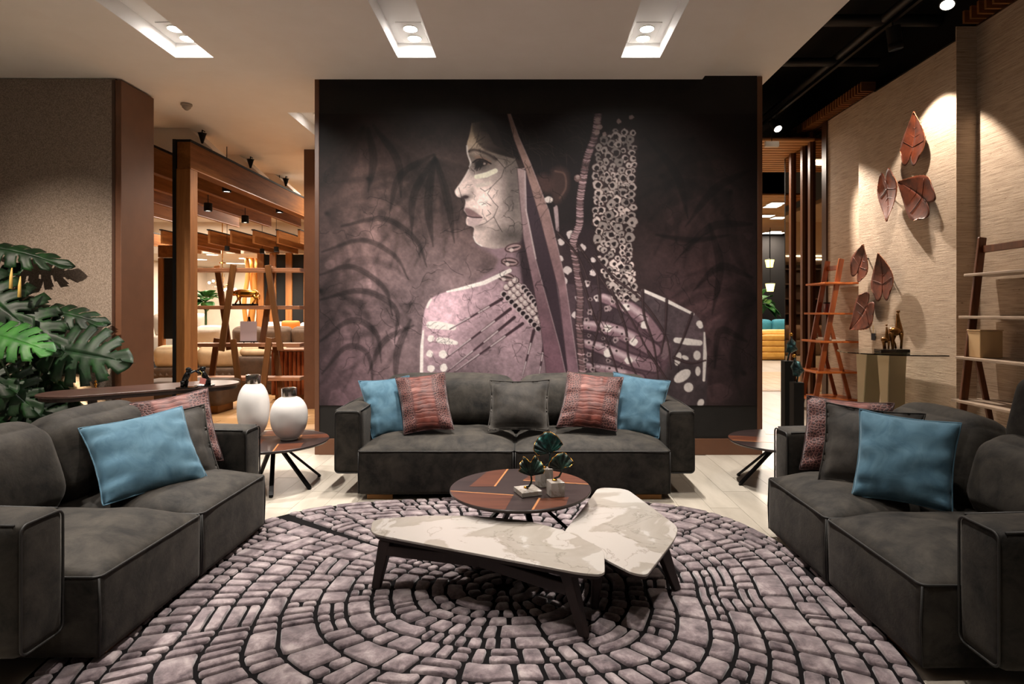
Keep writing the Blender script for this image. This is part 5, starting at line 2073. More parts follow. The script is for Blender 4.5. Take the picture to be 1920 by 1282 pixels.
def fbm(cell, seed, octs=4):
    s = np.zeros_like(PX); a = 1.0; t = 0
    for k in range(octs):
        s += a * vnoise(max(cell / 2 ** k, 1.5), seed + k); t += a; a *= .55
    return s / t


def Z7(x, y):
    return (590 + x / 1.8857, 140 + y / 1.8857)


def col(r, g, b):
    return np.array([r, g, b]) / 255.0


def over(mask, c):
    global IMG
    IMG = IMG * (1 - mask[..., None]) + np.asarray(c) * mask[..., None]


def mul(mask, k):
    global IMG
    IMG = IMG * (1 - mask[..., None] * (1 - k))


def smooth(e0, e1, x):
    t = np.clip((x - e0) / (e1 - e0), 0, 1)
    return t * t * (3 - 2 * t)


def region(pts, pad=20):
    xs, ys = [p[0] for p in pts], [p[1] for p in pts]
    i0, i1 = np.searchsorted(gx, [min(xs) - pad, max(xs) + pad])
    j0, j1 = np.searchsorted(gy, [min(ys) - pad, max(ys) + pad])
    return slice(j0, j1), slice(i0, i1)


def polymask(pts, soft_=1.0):
    """anti-aliased polygon mask by signed distance"""
    full = np.zeros_like(PX)
    js, is_ = region(pts, 3 + 3 * soft_)
    X, Y = PX[js, is_], PY[js, is_]
    if X.size == 0:
        return full
    inside = np.zeros(X.shape, bool)
    dist = np.full(X.shape, 1e9)
    n = len(pts)
    for k in range(n):
        x0, y0 = pts[k]; x1, y1 = pts[(k + 1) % n]
        c = ((y0 > Y) != (y1 > Y))
        with np.errstate(divide='ignore', invalid='ignore'):
            xi = (x1 - x0) * (Y - y0) / ((y1 - y0) if y1 != y0 else 1e-9) + x0
        inside ^= c & (X < xi)
        dx, dy = x1 - x0, y1 - y0
        t = np.clip(((X - x0) * dx + (Y - y0) * dy) / (dx * dx + dy * dy + 1e-9), 0, 1)
        dist = np.minimum(dist, np.hypot(X - x0 - t * dx, Y - y0 - t * dy))
    sd = np.where(inside, dist, -dist)
    full[js, is_] = np.clip(.5 + sd / (2 * soft_), 0, 1)
    return full


def strokemask(pts, w, soft_=.8):
    """polyline with width (scalar or per point)"""
    ws = w if isinstance(w, (list, tuple)) else [w] * len(pts)
    full = np.zeros_like(PX)
    js, is_ = region(pts, max(ws) + 3)
    X, Y = PX[js, is_], PY[js, is_]
    if X.size == 0:
        return full
    m = np.zeros(X.shape)
    for k in range(len(pts) - 1):
        x0, y0 = pts[k]; x1, y1 = pts[k + 1]
        dx, dy = x1 - x0, y1 - y0
        t = np.clip(((X - x0) * dx + (Y - y0) * dy) / (dx * dx + dy * dy + 1e-9), 0, 1)
        d = np.hypot(X - x0 - t * dx, Y - y0 - t * dy)
        hw = (ws[k] * (1 - t) + ws[k + 1] * t) / 2
        m = np.maximum(m, np.clip(.5 + (hw - d) / (2 * soft_), 0, 1))
    full[js, is_] = m
    return full


def curve(pts, n=8):
    """Catmull-Rom through points"""
    p = [np.array(q, float) for q in pts]
    p = [2 * p[0] - p[1]] + p + [2 * p[-1] - p[-2]]
    out = []
    for i in range(1, len(p) - 2):
        for k in range(n):
            t = k / n
            a, b, c, d = p[i - 1], p[i], p[i + 1], p[i + 2]
            out.append(tuple(.5 * (2 * b + (c - a) * t + (2 * a - 5 * b + 4 * c - d) * t * t + (3 * b - a - 3 * c + d) * t ** 3)))
    out.append(tuple(p[-2]))
    return out


def glow(cx, cy, rx, ry, p=1.0):
    return np.clip(1 - np.sqrt(((PX - cx) / rx) ** 2 + ((PY - cy) / ry) ** 2), 0, 1) ** p


def z7s(*pts):
    return [Z7(*p) for p in pts]


# --- aged wall ground
n1, n2, n3 = fbm(90, 1), fbm(26, 11), fbm(7, 21, 3)
IMG[:] = col(33, 24, 25)
g1 = glow(800, 570, 370, 370, .85)
IMG += g1[..., None] * (col(158, 134, 138) - col(33, 24, 25)) * 1.0
g2 = glow(640, 520, 180, 330, 1.0)
IMG += g2[..., None] * col(38, 29, 28)
g3 = glow(1330, 560, 190, 260, 1.0)
IMG += g3[..., None] * col(70, 52, 54)
bot = smooth(520, 740, PY) * smooth(760, 640, PX)
IMG += bot[..., None] * col(22, 14, 20)
IMG *= (.62 + .55 * n1 + .32 * (n2 - .5) + .22 * (n3 - .5))[..., None]
warm = smooth(620, 250, PY)
IMG *= (1 + (warm * .10)[..., None] * np.array([.5, .1, -.8]))

# --- palm fronds: dark curved blades fanning from centres
def frond(cx, cy, a0, a1, n, L, k, bend=.35, w=9):
    for i in range(n):
        a = math.radians(a0 + (a1 - a0) * i / max(1, n - 1) + nrg.uniform(-4, 4))
        l = L * nrg.uniform(.75, 1.1)
        pts = []
        for q in range(9):
            u = q / 8
            b = a + bend * u * u
            pts.append((cx + l * u * math.cos(b), cy + l * u * math.sin(b) + .12 * l * u * u))
        ws = [2 + w * math.sin(math.pi * min(1, u / 8 * 1.0 + .04)) ** .8 for u in range(9)]
        mul(strokemask(pts, [q * 1.35 for q in ws], 3.0), k)
        mul(strokemask(pts[2:], 1.0, .8), .94)


frond(817, 300, 20, 165, 11, 175, .82, .15, 11)
frond(690, 335, -10, 100, 7, 170, .86, .5, 9)
frond(612, 400, -40, 60, 6, 190, .86, .6, 10)
frond(600, 545, -50, 70, 8, 175, .84, .7, 11)
frond(770, 570, 100, 180, 5, 160, .84, .3, 10)
frond(1370, 360, 90, 200, 7, 170, .82, -.3, 13)
frond(1420, 560, 120, 230, 7, 170, .82, -.4, 12)
frond(1240, 330, -40, 60, 5, 150, .84, .3, 12)
frond(1300, 260, 60, 170, 5, 140, .84, .2, 12)
frond(680, 240, 30, 150, 6, 150, .86, .2, 12)
frond(1395, 700, 170, 260, 5, 150, .84, .3, 12)
for p, w in ((((600, 515), (660, 500), (720, 540), (736, 592)), 9), (((600, 562), (680, 545), (742, 580), (740, 642)), 10), (((604, 472), (680, 450), (740, 480), (766, 524)), 8),
             (((640, 424), (720, 410), (780, 450), (800, 500)), 9), (((600, 640), (660, 600), (705, 625), (715, 680)), 10), (((604, 700), (650, 650), (690, 665), (700, 730)), 9), (((815, 290), (803, 380), (812, 462)), 15),
             (((815, 295), (776, 365), (772, 440)), 13), (((816, 295), (838, 370), (852, 455)), 14), (((812, 290), (750, 330), (730, 400)), 12), (((690, 240), (700, 300), (690, 360)), 14), (((700, 235), (745, 300), (752, 370)), 13),
             (((770, 600), (745, 660), (742, 730)), 12), (((775, 610), (720, 640), (690, 700)), 10), (((1405, 320), (1340, 355), (1285, 425)), 14), (((1410, 420), (1335, 425), (1275, 480)), 14), (((1410, 520), (1350, 500), (1300, 545)), 13),
             (((1330, 420), (1350, 500), (1335, 590)), 14), (((1400, 640), (1350, 620), (1340, 690)), 12), (((1215, 260), (1270, 330), (1290, 410)), 14), (((1230, 440), (1300, 450), (1370, 440)), 9)):
    q = curve(p, 7)
    n_ = len(q)
    ww = [1.5 + w * math.sin(math.pi * min(1, .08 + .92 * i / (n_ - 1))) for i in range(n_)]
    mul(strokemask(q, ww, 1.4), .68)
    mul(strokemask(q, 1.0, .7), .85)
for k in range(26):     # lighter plaster patches
    x, y = nrg.uniform(600, 1415), nrg.uniform(400, 755)
    if 860 < x < 1180:
        continue
    r = nrg.uniform(8, 26)
    pts = [(x + r * nrg.uniform(.6, 1.2) * math.cos(t), y + r * nrg.uniform(.6, 1.1) * math.sin(t)) for t in np.linspace(0, 6.28, 10)[:-1]]
    m = polymask(pts, 1.2)
    IMG *= (1 + m * nrg.uniform(.06, .28))[..., None]


def cracks(n, box, k=.45, ln=60, w=1.1, seed=0):
    r = np.random.RandomState(seed)
    for _ in range(n):
        x, y = r.uniform(box[0], box[2]), r.uniform(box[1], box[3])
        a = r.uniform(0, 6.28)
        pts = [(x, y)]
        for q in range(int(r.uniform(4, 10))):
            a += r.normal(0, .55)
            s = r.uniform(.06, .16) * ln
            x += s * math.cos(a); y += s * math.sin(a)
            pts.append((x, y))
            if r.rand() < .25:
                b = a + r.choice([-1, 1]) * r.uniform(.6, 1.2)
                p2 = [(x, y), (x + .2 * ln * math.cos(b), y + .2 * ln * math.sin(b)), (x + .34 * ln * math.cos(b + .3), y + .34 * ln * math.sin(b + .3))]
                mul(strokemask(p2, w * .7, .55), k)
        mul(strokemask(pts, w, .55), k)


cracks(60, (600, 380, 1415, 755), .6, 70, 1.1, 3)

# --- body
body = curve(z7s((372, 1170), (374, 1000), (384, 860), (404, 800), (450, 772), (560, 748), (650, 712), (700, 680), (760, 690), (900, 740), (1050, 745),
                 (1150, 765), (1250, 800), (1340, 842), (1378, 900), (1385, 1000), (1388, 1100), (1385, 1170)), 4)
bm = polymask(body, 1.2)
shade = 1.02 - .55 * smooth(930, 1220, PX) + .10 * glow(850, 590, 120, 90) + .30 * (fbm(60, 51) - .5)
shade *= 1 - .25 * smooth(640, 760, PY)
skin = col(172, 144, 152)
over(bm, np.clip(skin[None, None] * shade[..., None], 0, 1))
mul(bm * glow(905, 640, 60, 90, 1) * .8, .72)     # hollow under the collar
mul(bm * glow(870, 700, 70, 40, 1), .7)
IMG *= (1 + (bm * glow(845, 575, 80, 70, 1) * .14))[..., None]
IMG *= (1 + (bm * .34 * (n3 - .5)))[..., None]
# neck
nk = polymask(z7s((560, 600), (640, 610), (730, 590), (760, 700), (760, 760), (690, 745), (650, 720), (600, 720), (640, 690), (655, 650)), 5)
over(nk * .85, col(138, 114, 122))
nk2 = polymask(curve(z7s((600, 600), (680, 600), (745, 560), (765, 640), (770, 745), (700, 745), (650, 715), (560, 752), (590, 715), (632, 690), (650, 655))), 4)
over(nk2 * .9, col(148, 122, 130))
mul(polymask(z7s((700, 590), (770, 560), (790, 720), (740, 740)), 8), .6)

# --- hair and head
hair = curve(z7s((535, 138), (560, 150), (600, 200), (640, 270), (700, 290), (760, 330), (790, 420), (830, 460), (880, 440), (900, 360), (960, 260), (985, 138)), 5)
over(polymask(hair, 3), col(26, 20, 20))
over(polymask(z7s((760, 330), (990, 250), (985, 560), (900, 620), (840, 560), (800, 470)), 8) * .9, col(28, 21, 23))
for k in range(60):
    x, y = nrg.uniform(930, 1100), nrg.uniform(213, 300)
    a = nrg.uniform(-.4, .9)
    p = [(x, y), (x + 18 * math.cos(a), y + 18 * math.sin(a)), (x + 34 * math.cos(a + .4), y + 34 * math.sin(a + .4))]
    over(strokemask(p, .9, .6) * nrg.uniform(.12, .4), col(96, 78, 72))


def Z8(x, y):
    return (780 + x / 3.561, 200 + y / 3.561)


def z8s(*pts):
    return [Z8(*p) for p in pts]


face = curve(z8s((372, 110), (356, 190), (340, 250), (344, 300), (362, 350), (360, 395), (334, 450), (292, 515), (262, 556), (262, 580), (280, 602),
                 (322, 612), (330, 640), (324, 672), (320, 692), (338, 716), (342, 728), (334, 760), (340, 788), (372, 800), (388, 815), (382, 850), (392, 890), (420, 922), (450, 936)), 5) + \
    z8s((520, 950), (600, 940), (690, 900), (735, 860), (720, 640), (700, 450), (660, 340), (600, 300), (520, 250), (470, 150), (430, 100))
fm = polymask(face, 1.0)
lx_ = smooth(850, 985, PX)
fs = 1.14 - .62 * lx_ + .10 * smooth(300, 400, PY) - .22 * smooth(290, 235, PY) + .22 * (fbm(34, 61) - .5)
fc = col(206, 186, 180)[None, None] * fs[..., None]
fc = fc * (1 + (smooth(330, 240, PY))[..., None] * np.array([.0, -.03, -.16]))
over(fm, np.clip(fc, 0, 1))
IMG *= (1 + (fm * .16 * (n3 - .5)))[..., None]
for k in range(26):
    x0, y0 = 372 + 5.2 * k, 96
    q = curve(z8s((x0, y0), (x0 + 14 + k * 1.2, 170), (x0 + 40 + k * 2, 240 + k * 2), (x0 + 90 + k * 2.5, 290 + k * 2)), 5)
    over(strokemask(q, 3.2, 1.4) * (.25 + .022 * k), col(40, 30, 28))
# form of the face
def dab(x, y, rx, ry, k, p=1.0):
    m = fm * glow(*Z8(x, y), rx / 3.561, ry / 3.561, p)
    mul(m, k)
dab(430, 385, 130, 105, .30); dab(360, 330, 40, 60, .62); dab(330, 605, 60, 32, .35); dab(375, 570, 34, 46, .72)
dab(350, 700, 90, 34, .62); dab(420, 800, 80, 34, .70); dab(640, 860, 190, 90, .55); dab(640, 560, 80, 240, .74)
dab(560, 330, 90, 60, .72); dab(470, 130, 150, 70, .5)
IMG *= (1 + fm * .28 * glow(*Z8(470, 640), 40, 40))[..., None]
IMG *= (1 + fm * .22 * glow(*Z8(520, 560), 36, 30))[..., None]
# brow, lid, lashes
over(strokemask(curve(z8s((352, 300), (380, 288), (430, 296), (490, 322), (535, 352))), [5, 7, 7, 5] + [4] * 40 if False else 4.6, 2.2) * .8, col(44, 33, 31))
over(polymask(curve(z8s((385, 330), (430, 330), (500, 362), (480, 385), (420, 372))), 2.5) * .55, col(150, 112, 92))
over(polymask(curve(z8s((392, 368), (430, 352), (478, 372), (462, 392), (420, 408), (398, 420))), 2.0) * .92, col(26, 19, 20))
over(strokemask(curve(z8s((380, 372), (410, 352), (450, 354), (500, 380))), 2.4, .9), col(20, 14, 15))
for (a, b) in (((430, 375), (405, 428)), ((445, 378), (425, 420)), ((418, 372), (392, 415))):
    over(strokemask(z8s(a, b), 1.6, .7) * .8, col(24, 18, 18))
over(polymask(curve(z8s((452, 372), (466, 376), (460, 388), (448, 386))), .8) * .8, col(180, 160, 152))
# nostril and lips
over(polymask(curve(z8s((300, 602), (330, 592), (352, 600), (338, 612), (310, 614))), 1.2) * .85, col(52, 38, 40))
over(polymask(curve(z8s((322, 682), (345, 676), (400, 706), (440, 738), (400, 742), (345, 728))), 1.5) * .85, col(128, 98, 100))
over(polymask(curve(z8s((338, 748), (370, 738), (440, 746), (430, 770), (400, 792), (350, 792))), 1.6) * .9, col(196, 172, 172))
over(strokemask(curve(z8s((338, 728), (380, 738), (440, 740))), 2.4, .9) * .9, col(58, 40, 44))
# bright rim of the profile and the painted marks
W_ = col(238, 228, 222)
over(strokemask(curve(z8s((340, 262), (345, 315), (364, 372), (358, 400))), 3.0, .8) * .85, W_)
over(strokemask(curve(z8s((352, 420), (318, 482), (275, 545))), 2.2, .9) * .6, W_)
over(strokemask(curve(z8s((385, 868), (402, 905), (440, 930))), 2.4, .8) * .9, W_)
over(strokemask(z8s((402, 468), (470, 455), (530, 428)), [8, 10, 9]), col(232, 226, 206))
over(strokemask(z8s((410, 528), (450, 520), (500, 508)), [7, 8, 5], 1.2) * .8, col(214, 200, 190))
for p in (((520, 330), (560, 372), (592, 410), (570, 470), (500, 540), (478, 580), (520, 640), (548, 668), (520, 735), (548, 790), (575, 835)),
          ((592, 410), (640, 380), (690, 330)), ((500, 540), (460, 565), (430, 545)), ((440, 655), (470, 640), (500, 660)), ((520, 735), (460, 780), (420, 792)), ((350, 300), (400, 240), (460, 200)), ((400, 240), (420, 190)), ((285, 540), (300, 590), (310, 640)), ((480, 690), (500, 715), (470, 730))):
    mul(strokemask(z8s(*p), 1.1, .6), .45)
cracks(16, (885, 240, 975, 450), .6, 26, .8, 9)
over(polymask(curve(z8s((800, 470), (850, 450), (905, 480), (910, 540), (880, 580), (820, 560))), 6) * .7, col(88, 62, 58))
over(polymask(curve(z8s((905, 420), (960, 400), (1015, 440), (1020, 540), (970, 630), (920, 640), (900, 560))), 5) * .55, col(92, 66, 60))
over(strokemask(curve(z8s((930, 430), (990, 450), (1000, 540), (960, 610))), 3, 1.5) * .5, col(140, 106, 96))
over(polymask(curve(z8s((858, 610), (885, 598), (912, 612), (908, 635), (880, 642), (860, 632))), 1) * .95, col(224, 212, 206))
over(polymask(curve(z8s((918, 672), (945, 668), (955, 820), (945, 834), (934, 820))), 1) * .85, col(186, 164, 166))

# --- beads, shells and dots behind the blades
def dot(x, y, r, c=W_, k=1.0, q=0.0):
    pts = [(x + r * (1 + q * nrg.uniform(-1, 1)) * math.cos(t), y + r * (1 + q * nrg.uniform(-1, 1)) * math.sin(t)) for t in np.linspace(0, 6.283, 13)[:-1]]
    over(polymask(pts, .8) * k, c)


over(polymask(z7s((735, 560), (765, 590), (790, 760), (790, 900), (735, 740), (722, 620)), 3) * .85, col(44, 32, 38))
dk = polymask(z7s((850, 560), (1000, 520), (1110, 760), (1010, 1060), (890, 1060)), 14)
over(dk * .72, col(52, 38, 44))
for (x, y) in ((872, 590), (870, 650), (895, 690), (905, 565), (945, 612), (985, 655), (880, 730), (960, 740), (930, 790), (985, 700), (1000, 790), (920, 850)):
    dot(*Z7(x, y), nrg.uniform(5, 8.5), col(226, 212, 210), .92, .22)
for (x, y, a) in ((703, 612, -.2), (690, 662, .1), (676, 715, .15)):
    c_ = Z7(x, y)
    for rx, ry, cc in ((17, 8.5, col(70, 50, 52)), (14, 6.2, col(168, 142, 142)), (12, 1.6, col(40, 28, 30))):
        pts = [(c_[0] + rx * math.cos(t) * math.cos(a) - ry * math.sin(t) * math.sin(a), c_[1] + rx * math.cos(t) * math.sin(a) + ry * math.sin(t) * math.cos(a)) for t in np.linspace(0, 6.283, 19)[:-1]]
        over(polymask(pts, 1), cc)
    dot(c_[0] - 4, c_[1] + 4, 4, col(226, 208, 204), .8)

# shoulder paint
over(strokemask(z7s((468, 767), (520, 756), (600, 735), (690, 692)), [3, 6, 8, 7]), W_)
over(strokemask(curve(z7s((398, 822), (403, 808), (412, 795))), 4), W_ * .96)
over(strokemask(z7s((384, 905), (379, 960), (377, 1090)), [3, 6, 6]), W_)
over(strokemask(z7s((408, 884), (440, 886), (490, 893)), [14, 15, 11]), W_)
over(strokemask(z7s((440, 938), (470, 942), (500, 948)), [11, 12, 7]), W_)
for (x, y, r) in ((411, 932, 6.5), (407, 986, 6.5), (453, 988, 7.5), (411, 1038, 7), (456, 1036, 7.5), (408, 1085, 6), (470, 1085, 7)):
    dot(*Z7(x, y), r, W_, .97, .12)
cracks(26, (790, 540, 990, 700), .6, 44, .9, 19)
# quills
for a, b in (((662, 793), (478, 900)), ((692, 828), (465, 1002)), ((706, 858), (468, 1052)), ((735, 880), (486, 1058)), ((775, 905), (730, 1085)), ((812, 950), (790, 1085))):
    p0, p1 = Z7(*a), Z7(*b)
    over(strokemask([p0, p1], [6, 1.6], .8), col(62, 44, 50))
    mid = [tuple(np.array(p0) * (1 - t) + np.array(p1) * t) for t in (.25, .45)]
    over(strokemask(mid, [3.2, 2.6], .7) * .85, col(210, 192, 194))
    mid = [tuple(np.array(p0) * (1 - t) + np.array(p1) * t + np.array([0, -1.0])) for t in (.62, .95)]
    over(strokemask(mid, [2.4, 1.0], .7) * .8, col(220, 204, 206))
# bead collar
for i in range(9):
    for j in range(3):
        x, y = 688 + i * 13 + j * 15 - 8, 752 + i * 17 - j * 12 + (i % 2) * 4
        c_ = Z7(x, y)
        if j in (0,):
            pass
        dot(*c_, 7.2, col(58, 42, 46)); dot(c_[0] - .8, c_[1] - .8, 6.0, col(196, 176, 174)); dot(c_[0] - 2, c_[1] - 2, 2.6, col(232, 220, 216), .8)
for i in range(10):
    for sx, sy in ((668 + i * 13.5, 775 + i * 13.5), (738 + i * 9, 752 + i * 12)):
        c_ = Z7(sx, sy)
        dot(*c_, 6.2, col(206, 188, 188), .9); dot(c_[0] + .8, c_[1] + .6, 4.5, col(36, 26, 30))

# right shoulder and hand
over(strokemask(z7s((1160, 762), (1240, 797), (1338, 846)), [6, 7, 5]), W_ * .95)
dot(*Z7(1360, 880), 6, W_ * .95); dot(Z7(1364, 888)[0], Z7(1364, 888)[1], 5, W_ * .95)
over(strokemask(z7s((1378, 912), (1380, 990), (1376, 1080)), [3, 7, 5]), W_ * .9)
over(strokemask(z7s((1278, 938), (1320, 944), (1362, 948)), [10, 13, 10]), W_ * .9)
for (x, y, rx, ry, a) in ((1240, 975, 8, 18, .2), (1285, 1005, 6, 13, .25), (1352, 992, 7, 9, 0), (1310, 1000, 7, 4, .4), (1355, 1048, 5, 9, 0), (1300, 1065, 18, 10, -.6), (1322, 1105, 9, 9, 0), (1365, 1160, 6, 8, .5)):
    c_ = Z7(x, y)
    pts = [(c_[0] + rx * math.cos(t) * math.cos(a) - ry * math.sin(t) * math.sin(a), c_[1] + rx * math.cos(t) * math.sin(a) + ry * math.sin(t) * math.cos(a)) for t in np.linspace(0, 6.283, 15)[:-1]]
    over(polymask(pts, .9) * .92, W_ * .9)
palm = polymask(curve(z7s((1100, 840), (1200, 900), (1260, 960), (1230, 1060), (1120, 1075), (1060, 1010), (1080, 920))), 6)
over(palm * .8, col(92, 68, 76))
for pts, w in ((((1022, 790), (1090, 812), (1160, 860), (1215, 925)), [17, 24, 24, 20]), (((948, 885), (1030, 895), (1110, 925), (1200, 975)), [15, 23, 25, 24]),
               (((955, 950), (1030, 972), (1120, 1010), (1200, 1030)), [14, 22, 23, 22]), (((965, 1030), (1060, 1050), (1150, 1075)), [10, 18, 18])):
    q = curve(z7s(*pts), 5)
    ww = np.interp(np.linspace(0, 1, len(q)), np.linspace(0, 1, len(w)), w).tolist()
    over(strokemask(q, [a + 5 for a in ww], 2.5) * .8, col(48, 34, 40))
    over(strokemask(q, ww, 1.6), col(132, 104, 112))
    q2 = [(x - 1, y - 4) for x, y in q]
    over(strokemask(q2[:int(len(q2) * .75)], [a * .42 for a in ww][:int(len(q2) * .75)], 3) * .8, col(206, 184, 188))
for (x, y) in ((1100, 823), (1036, 897), (1128, 944), (1110, 1010), (1166, 884), (1035, 985)):
    dot(*Z7(x, y), 7.5, W_ * .97, .95, .15)

# --- long blades
def blade(L_, R_, c0, c1):
    pts = z7s(*L_) + z7s(*R_)[::-1]
    m = polymask(pts, .9)
    t = smooth(213, 700, PY)
    c = c0[None, None] * (1 - t[..., None]) + c1[None, None] * t[..., None]
    over(m, c * (.82 + .36 * fbm(22, 71))[..., None])
    over(strokemask(z7s(*R_), 1.6, .8) * .5, col(206, 184, 186))
    over(strokemask(z7s(*L_), 1.4, .8) * .6, col(62, 46, 50))


over(polymask(z7s((738, 335), (760, 340), (850, 700), (900, 1060), (860, 1060), (800, 720), (745, 500)), 1.5), col(58, 44, 52))
blade(((680, 138), (705, 230), (745, 335), (800, 520), (862, 760), (898, 1085)), ((692, 138), (722, 220), (762, 310), (828, 480), (885, 720), (938, 1085)), col(150, 122, 112), col(128, 98, 108))
blade(((716, 332), (724, 430), (738, 580), (772, 740), (800, 900), (822, 1085)), ((742, 330), (744, 470), (778, 640), (836, 850), (866, 960), (894, 1085)), col(172, 150, 148), col(112, 82, 92))
over(strokemask(z7s((744, 340), (748, 480), (782, 650)), 2.4, .8) * .8, col(206, 188, 186))
cracks(26, (950, 220, 1050, 690), .5, 36, 1.0, 29)

# --- wrapped branch
br = curve(z7s((1003, 138), (990, 220), (962, 300), (948, 380), (938, 450), (936, 530), (915, 590), (925, 680), (938, 780), (936, 900), (950, 1085)), 10)
over(strokemask(br, 15, 1.5), col(48, 35, 38))
over(strokemask(br, 11, 1.5), col(112, 86, 88))
for i in range(0, len(br) - 1):
    x, y = br[i]
    for q in range(2):
        yy = y + nrg.uniform(-2, 2)
        c_ = col(*(nrg.choice([60, 84, 190, 220]) * np.array([1, .85, .87])))
        over(strokemask([(x - 6, yy - 1.5), (x + 1, yy + .5), (x + 6, yy - .5)], nrg.uniform(1.0, 2.0), .6) * .7, c_)
dot(*Z7(930, 366), 7, col(110, 86, 84)); dot(*Z7(930, 362), 4, col(190, 168, 164), .8)

# --- column of barnacle shells
over(polymask(curve(z7s((990, 240), (1050, 200), (1128, 205), (1132, 400), (1120, 640), (1140, 770), (1080, 800), (1005, 720), (992, 480))), 5) * .9, col(46, 33, 36))
bar_ = []
for k in range(2400):
    y = nrg.uniform(198, 795)
    x0 = np.interp(y, [198, 260, 480, 640, 795], [1060, 992, 992, 1000, 1060])
    x1 = np.interp(y, [198, 260, 480, 640, 795], [1125, 1132, 1128, 1118, 1138])
    x = nrg.uniform(x0, x1)
    r = nrg.uniform(9, 19)
    if all((x - a) ** 2 + (y - b) ** 2 > (.70 * (r + c)) ** 2 for a, b, c in bar_):
        bar_.append((x, y, r))
for k, (x, y, r) in enumerate(sorted(bar_, key=lambda q: q[1])):
    c_ = Z7(x, y); rr = r / 1.8857
    v = nrg.uniform(.65, 1.0) * (1 - .22 * smooth(420, 220, np.array(c_[1])))
    dot(*c_, rr * 1.14, col(74, 54, 54) * v, 1, .24)
    dot(c_[0] - .4, c_[1] - .4, rr * 1.0, col(224, 206, 200) * v, 1, .22)
    dx, dy = nrg.uniform(-1.6, 1.6), nrg.uniform(-1.0, 1.6)
    dot(c_[0] + dx, c_[1] + dy, rr * nrg.choice([.3, .45, .55, .6]), col(34, 24, 26), 1, .25)
for (x, y, r) in ((1000, 160, 9), (1008, 185, 10), (1075, 165, 9), (1120, 150, 9), (998, 205, 10), (1025, 210, 8)):
    dot(*Z7(x, y), r / 1.9, col(170, 146, 140), .85, .25)

# --- twigs over the hand
tw = [((930, 600), (985, 680), (1040, 760), (1110, 850), (1180, 980)), ((990, 640), (1060, 720), (1150, 790), (1240, 920), (1260, 1040)), ((1160, 760), (1165, 850), (1200, 960), (1215, 1085)),
      ((1245, 795), (1240, 900), (1225, 985)), ((1335, 845), (1300, 940), (1270, 1000)), ((1000, 700), (1010, 850), (980, 1000), (1010, 1085)), ((940, 700), (990, 860), (1040, 960), (1080, 1085)),
      ((860, 560), (930, 640), (980, 760)), ((1050, 760), (1100, 900), (1110, 1000), (1150, 1085)), ((1270, 1000), (1330, 1020), (1382, 1010)), ((1180, 980), (1220, 1040), (1250, 1085))]
for p in tw:
    q = curve(z7s(*p), 6)
    w = np.linspace(6.0, 3.0, len(q)).tolist()
    over(strokemask(q, w, .9) * .93, col(44, 31, 33))
    q2 = [(x - 1.0, y - .8) for x, y in q]
    over(strokemask(q2, 1.0, .7) * .35, col(150, 122, 122))
for k in range(46):
    x, y = nrg.uniform(950, 1280), nrg.uniform(640, 1050)
    a = nrg.uniform(0, 6.28)
    p = [Z7(x, y), Z7(x + 26 * math.cos(a), y + 26 * math.sin(a)), Z7(x + 46 * math.cos(a + .5), y + 46 * math.sin(a + .5))]
    over(strokemask(p, 1.3, .6) * .85, col(40, 28, 30))
for k in range(34):
    x, y = nrg.uniform(955, 1110), nrg.uniform(700, 1060)
    dot(*Z7(x, y), nrg.uniform(2.5, 6), col(190, 168, 168), .7, .3); dot(*Z7(x, y), 2.2, col(40, 28, 32), .9)

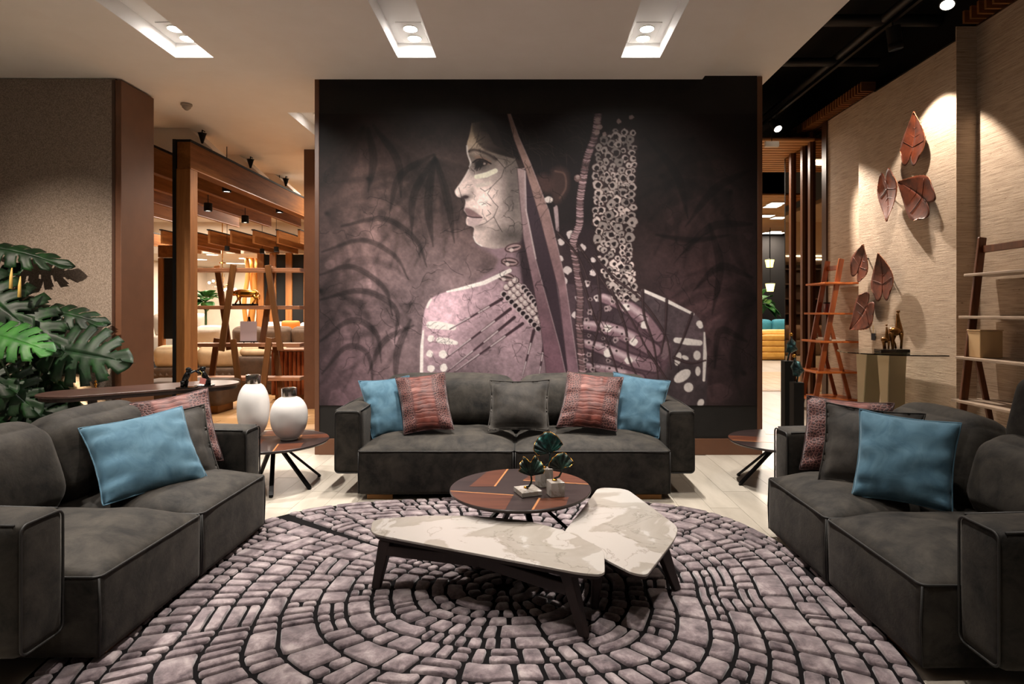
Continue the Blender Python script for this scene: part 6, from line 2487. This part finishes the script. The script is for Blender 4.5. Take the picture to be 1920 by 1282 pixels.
# --- fine grain, overall vignette of the print
cracks(60, (600, 220, 1415, 755), .62, 50, .9, 41)
IMG *= (.93 + .14 * fbm(3, 81, 2))[..., None]
edge_ = np.minimum(smooth(598, 700, PX) * .35 + .65, smooth(1418, 1330, PX) * .3 + .7) * (.72 + .28 * smooth(213, 330, PY))
IMG *= edge_[..., None]
IMG = np.clip(IMG, 0.004, 1)
LIN = np.where(IMG <= .04045, IMG / 12.92, ((IMG + .055) / 1.055) ** 2.4)
MURAL_GAIN = 1.0
LIN = np.clip(LIN * MURAL_GAIN, 0, .95)

ym = YB - .006
XX = (PX - CX) * ym / F
ZZ_ = EYE - (PY - CY) * ym / F
vsm = np.stack([XX, np.zeros_like(XX), ZZ_], -1).reshape(-1, 3)
base_z = vsm[:, 2].min()
vsm[:, 2] -= base_z
xm = (vsm[:, 0].min() + vsm[:, 0].max()) / 2
vsm[:, 0] -= xm
ii = (np.arange(NH - 1)[:, None] * NW + np.arange(NW - 1)[None]).reshape(-1)
fq_ = np.stack([ii, ii + NW, ii + NW + 1, ii + 1], 1)
me = bpy.data.meshes.new('wall_mural')
# back sheet closes the print to a thin panel
nv = len(vsm)
cor = [0, NW - 1, NW * NH - 1, NW * (NH - 1)]
extra = vsm[cor] + np.array([0, .005, 0])
allv = np.vstack([vsm, extra])
me.vertices.add(len(allv)); me.vertices.foreach_set('co', allv.astype(np.float32).ravel())
loops = np.concatenate([fq_.ravel(), np.array([nv, nv + 1, nv + 2, nv + 3])])
me.loops.add(len(loops)); me.loops.foreach_set('vertex_index', loops.astype(np.int32))
npoly = len(fq_) + 1
me.polygons.add(npoly)
me.polygons.foreach_set('loop_start', (np.arange(npoly) * 4).astype(np.int32))
me.update(calc_edges=True)
ca = me.color_attributes.new('print', 'FLOAT_COLOR', 'POINT')
cv = np.ones((len(allv), 4), np.float32)
cv[:nv, :3] = LIN.reshape(-1, 3)
cv[nv:, :3] = .02
ca.data.foreach_set('color', cv.ravel())
mm = Mat('printed_mural', (.1, .1, .1, 1), .62, 0, .25)
at = mm.n('ShaderNodeAttribute', attribute_name='print')
mm.color(at.outputs['Color'])
me.materials.append(mm.m)
mo = bpy.data.objects.new('wall_mural', me)
COL.objects.link(mo)
mo.location = (xm, ym, base_z)
T(mo, 'large printed mural of a woman in profile with body paint, shells and palm leaves', 'mural')
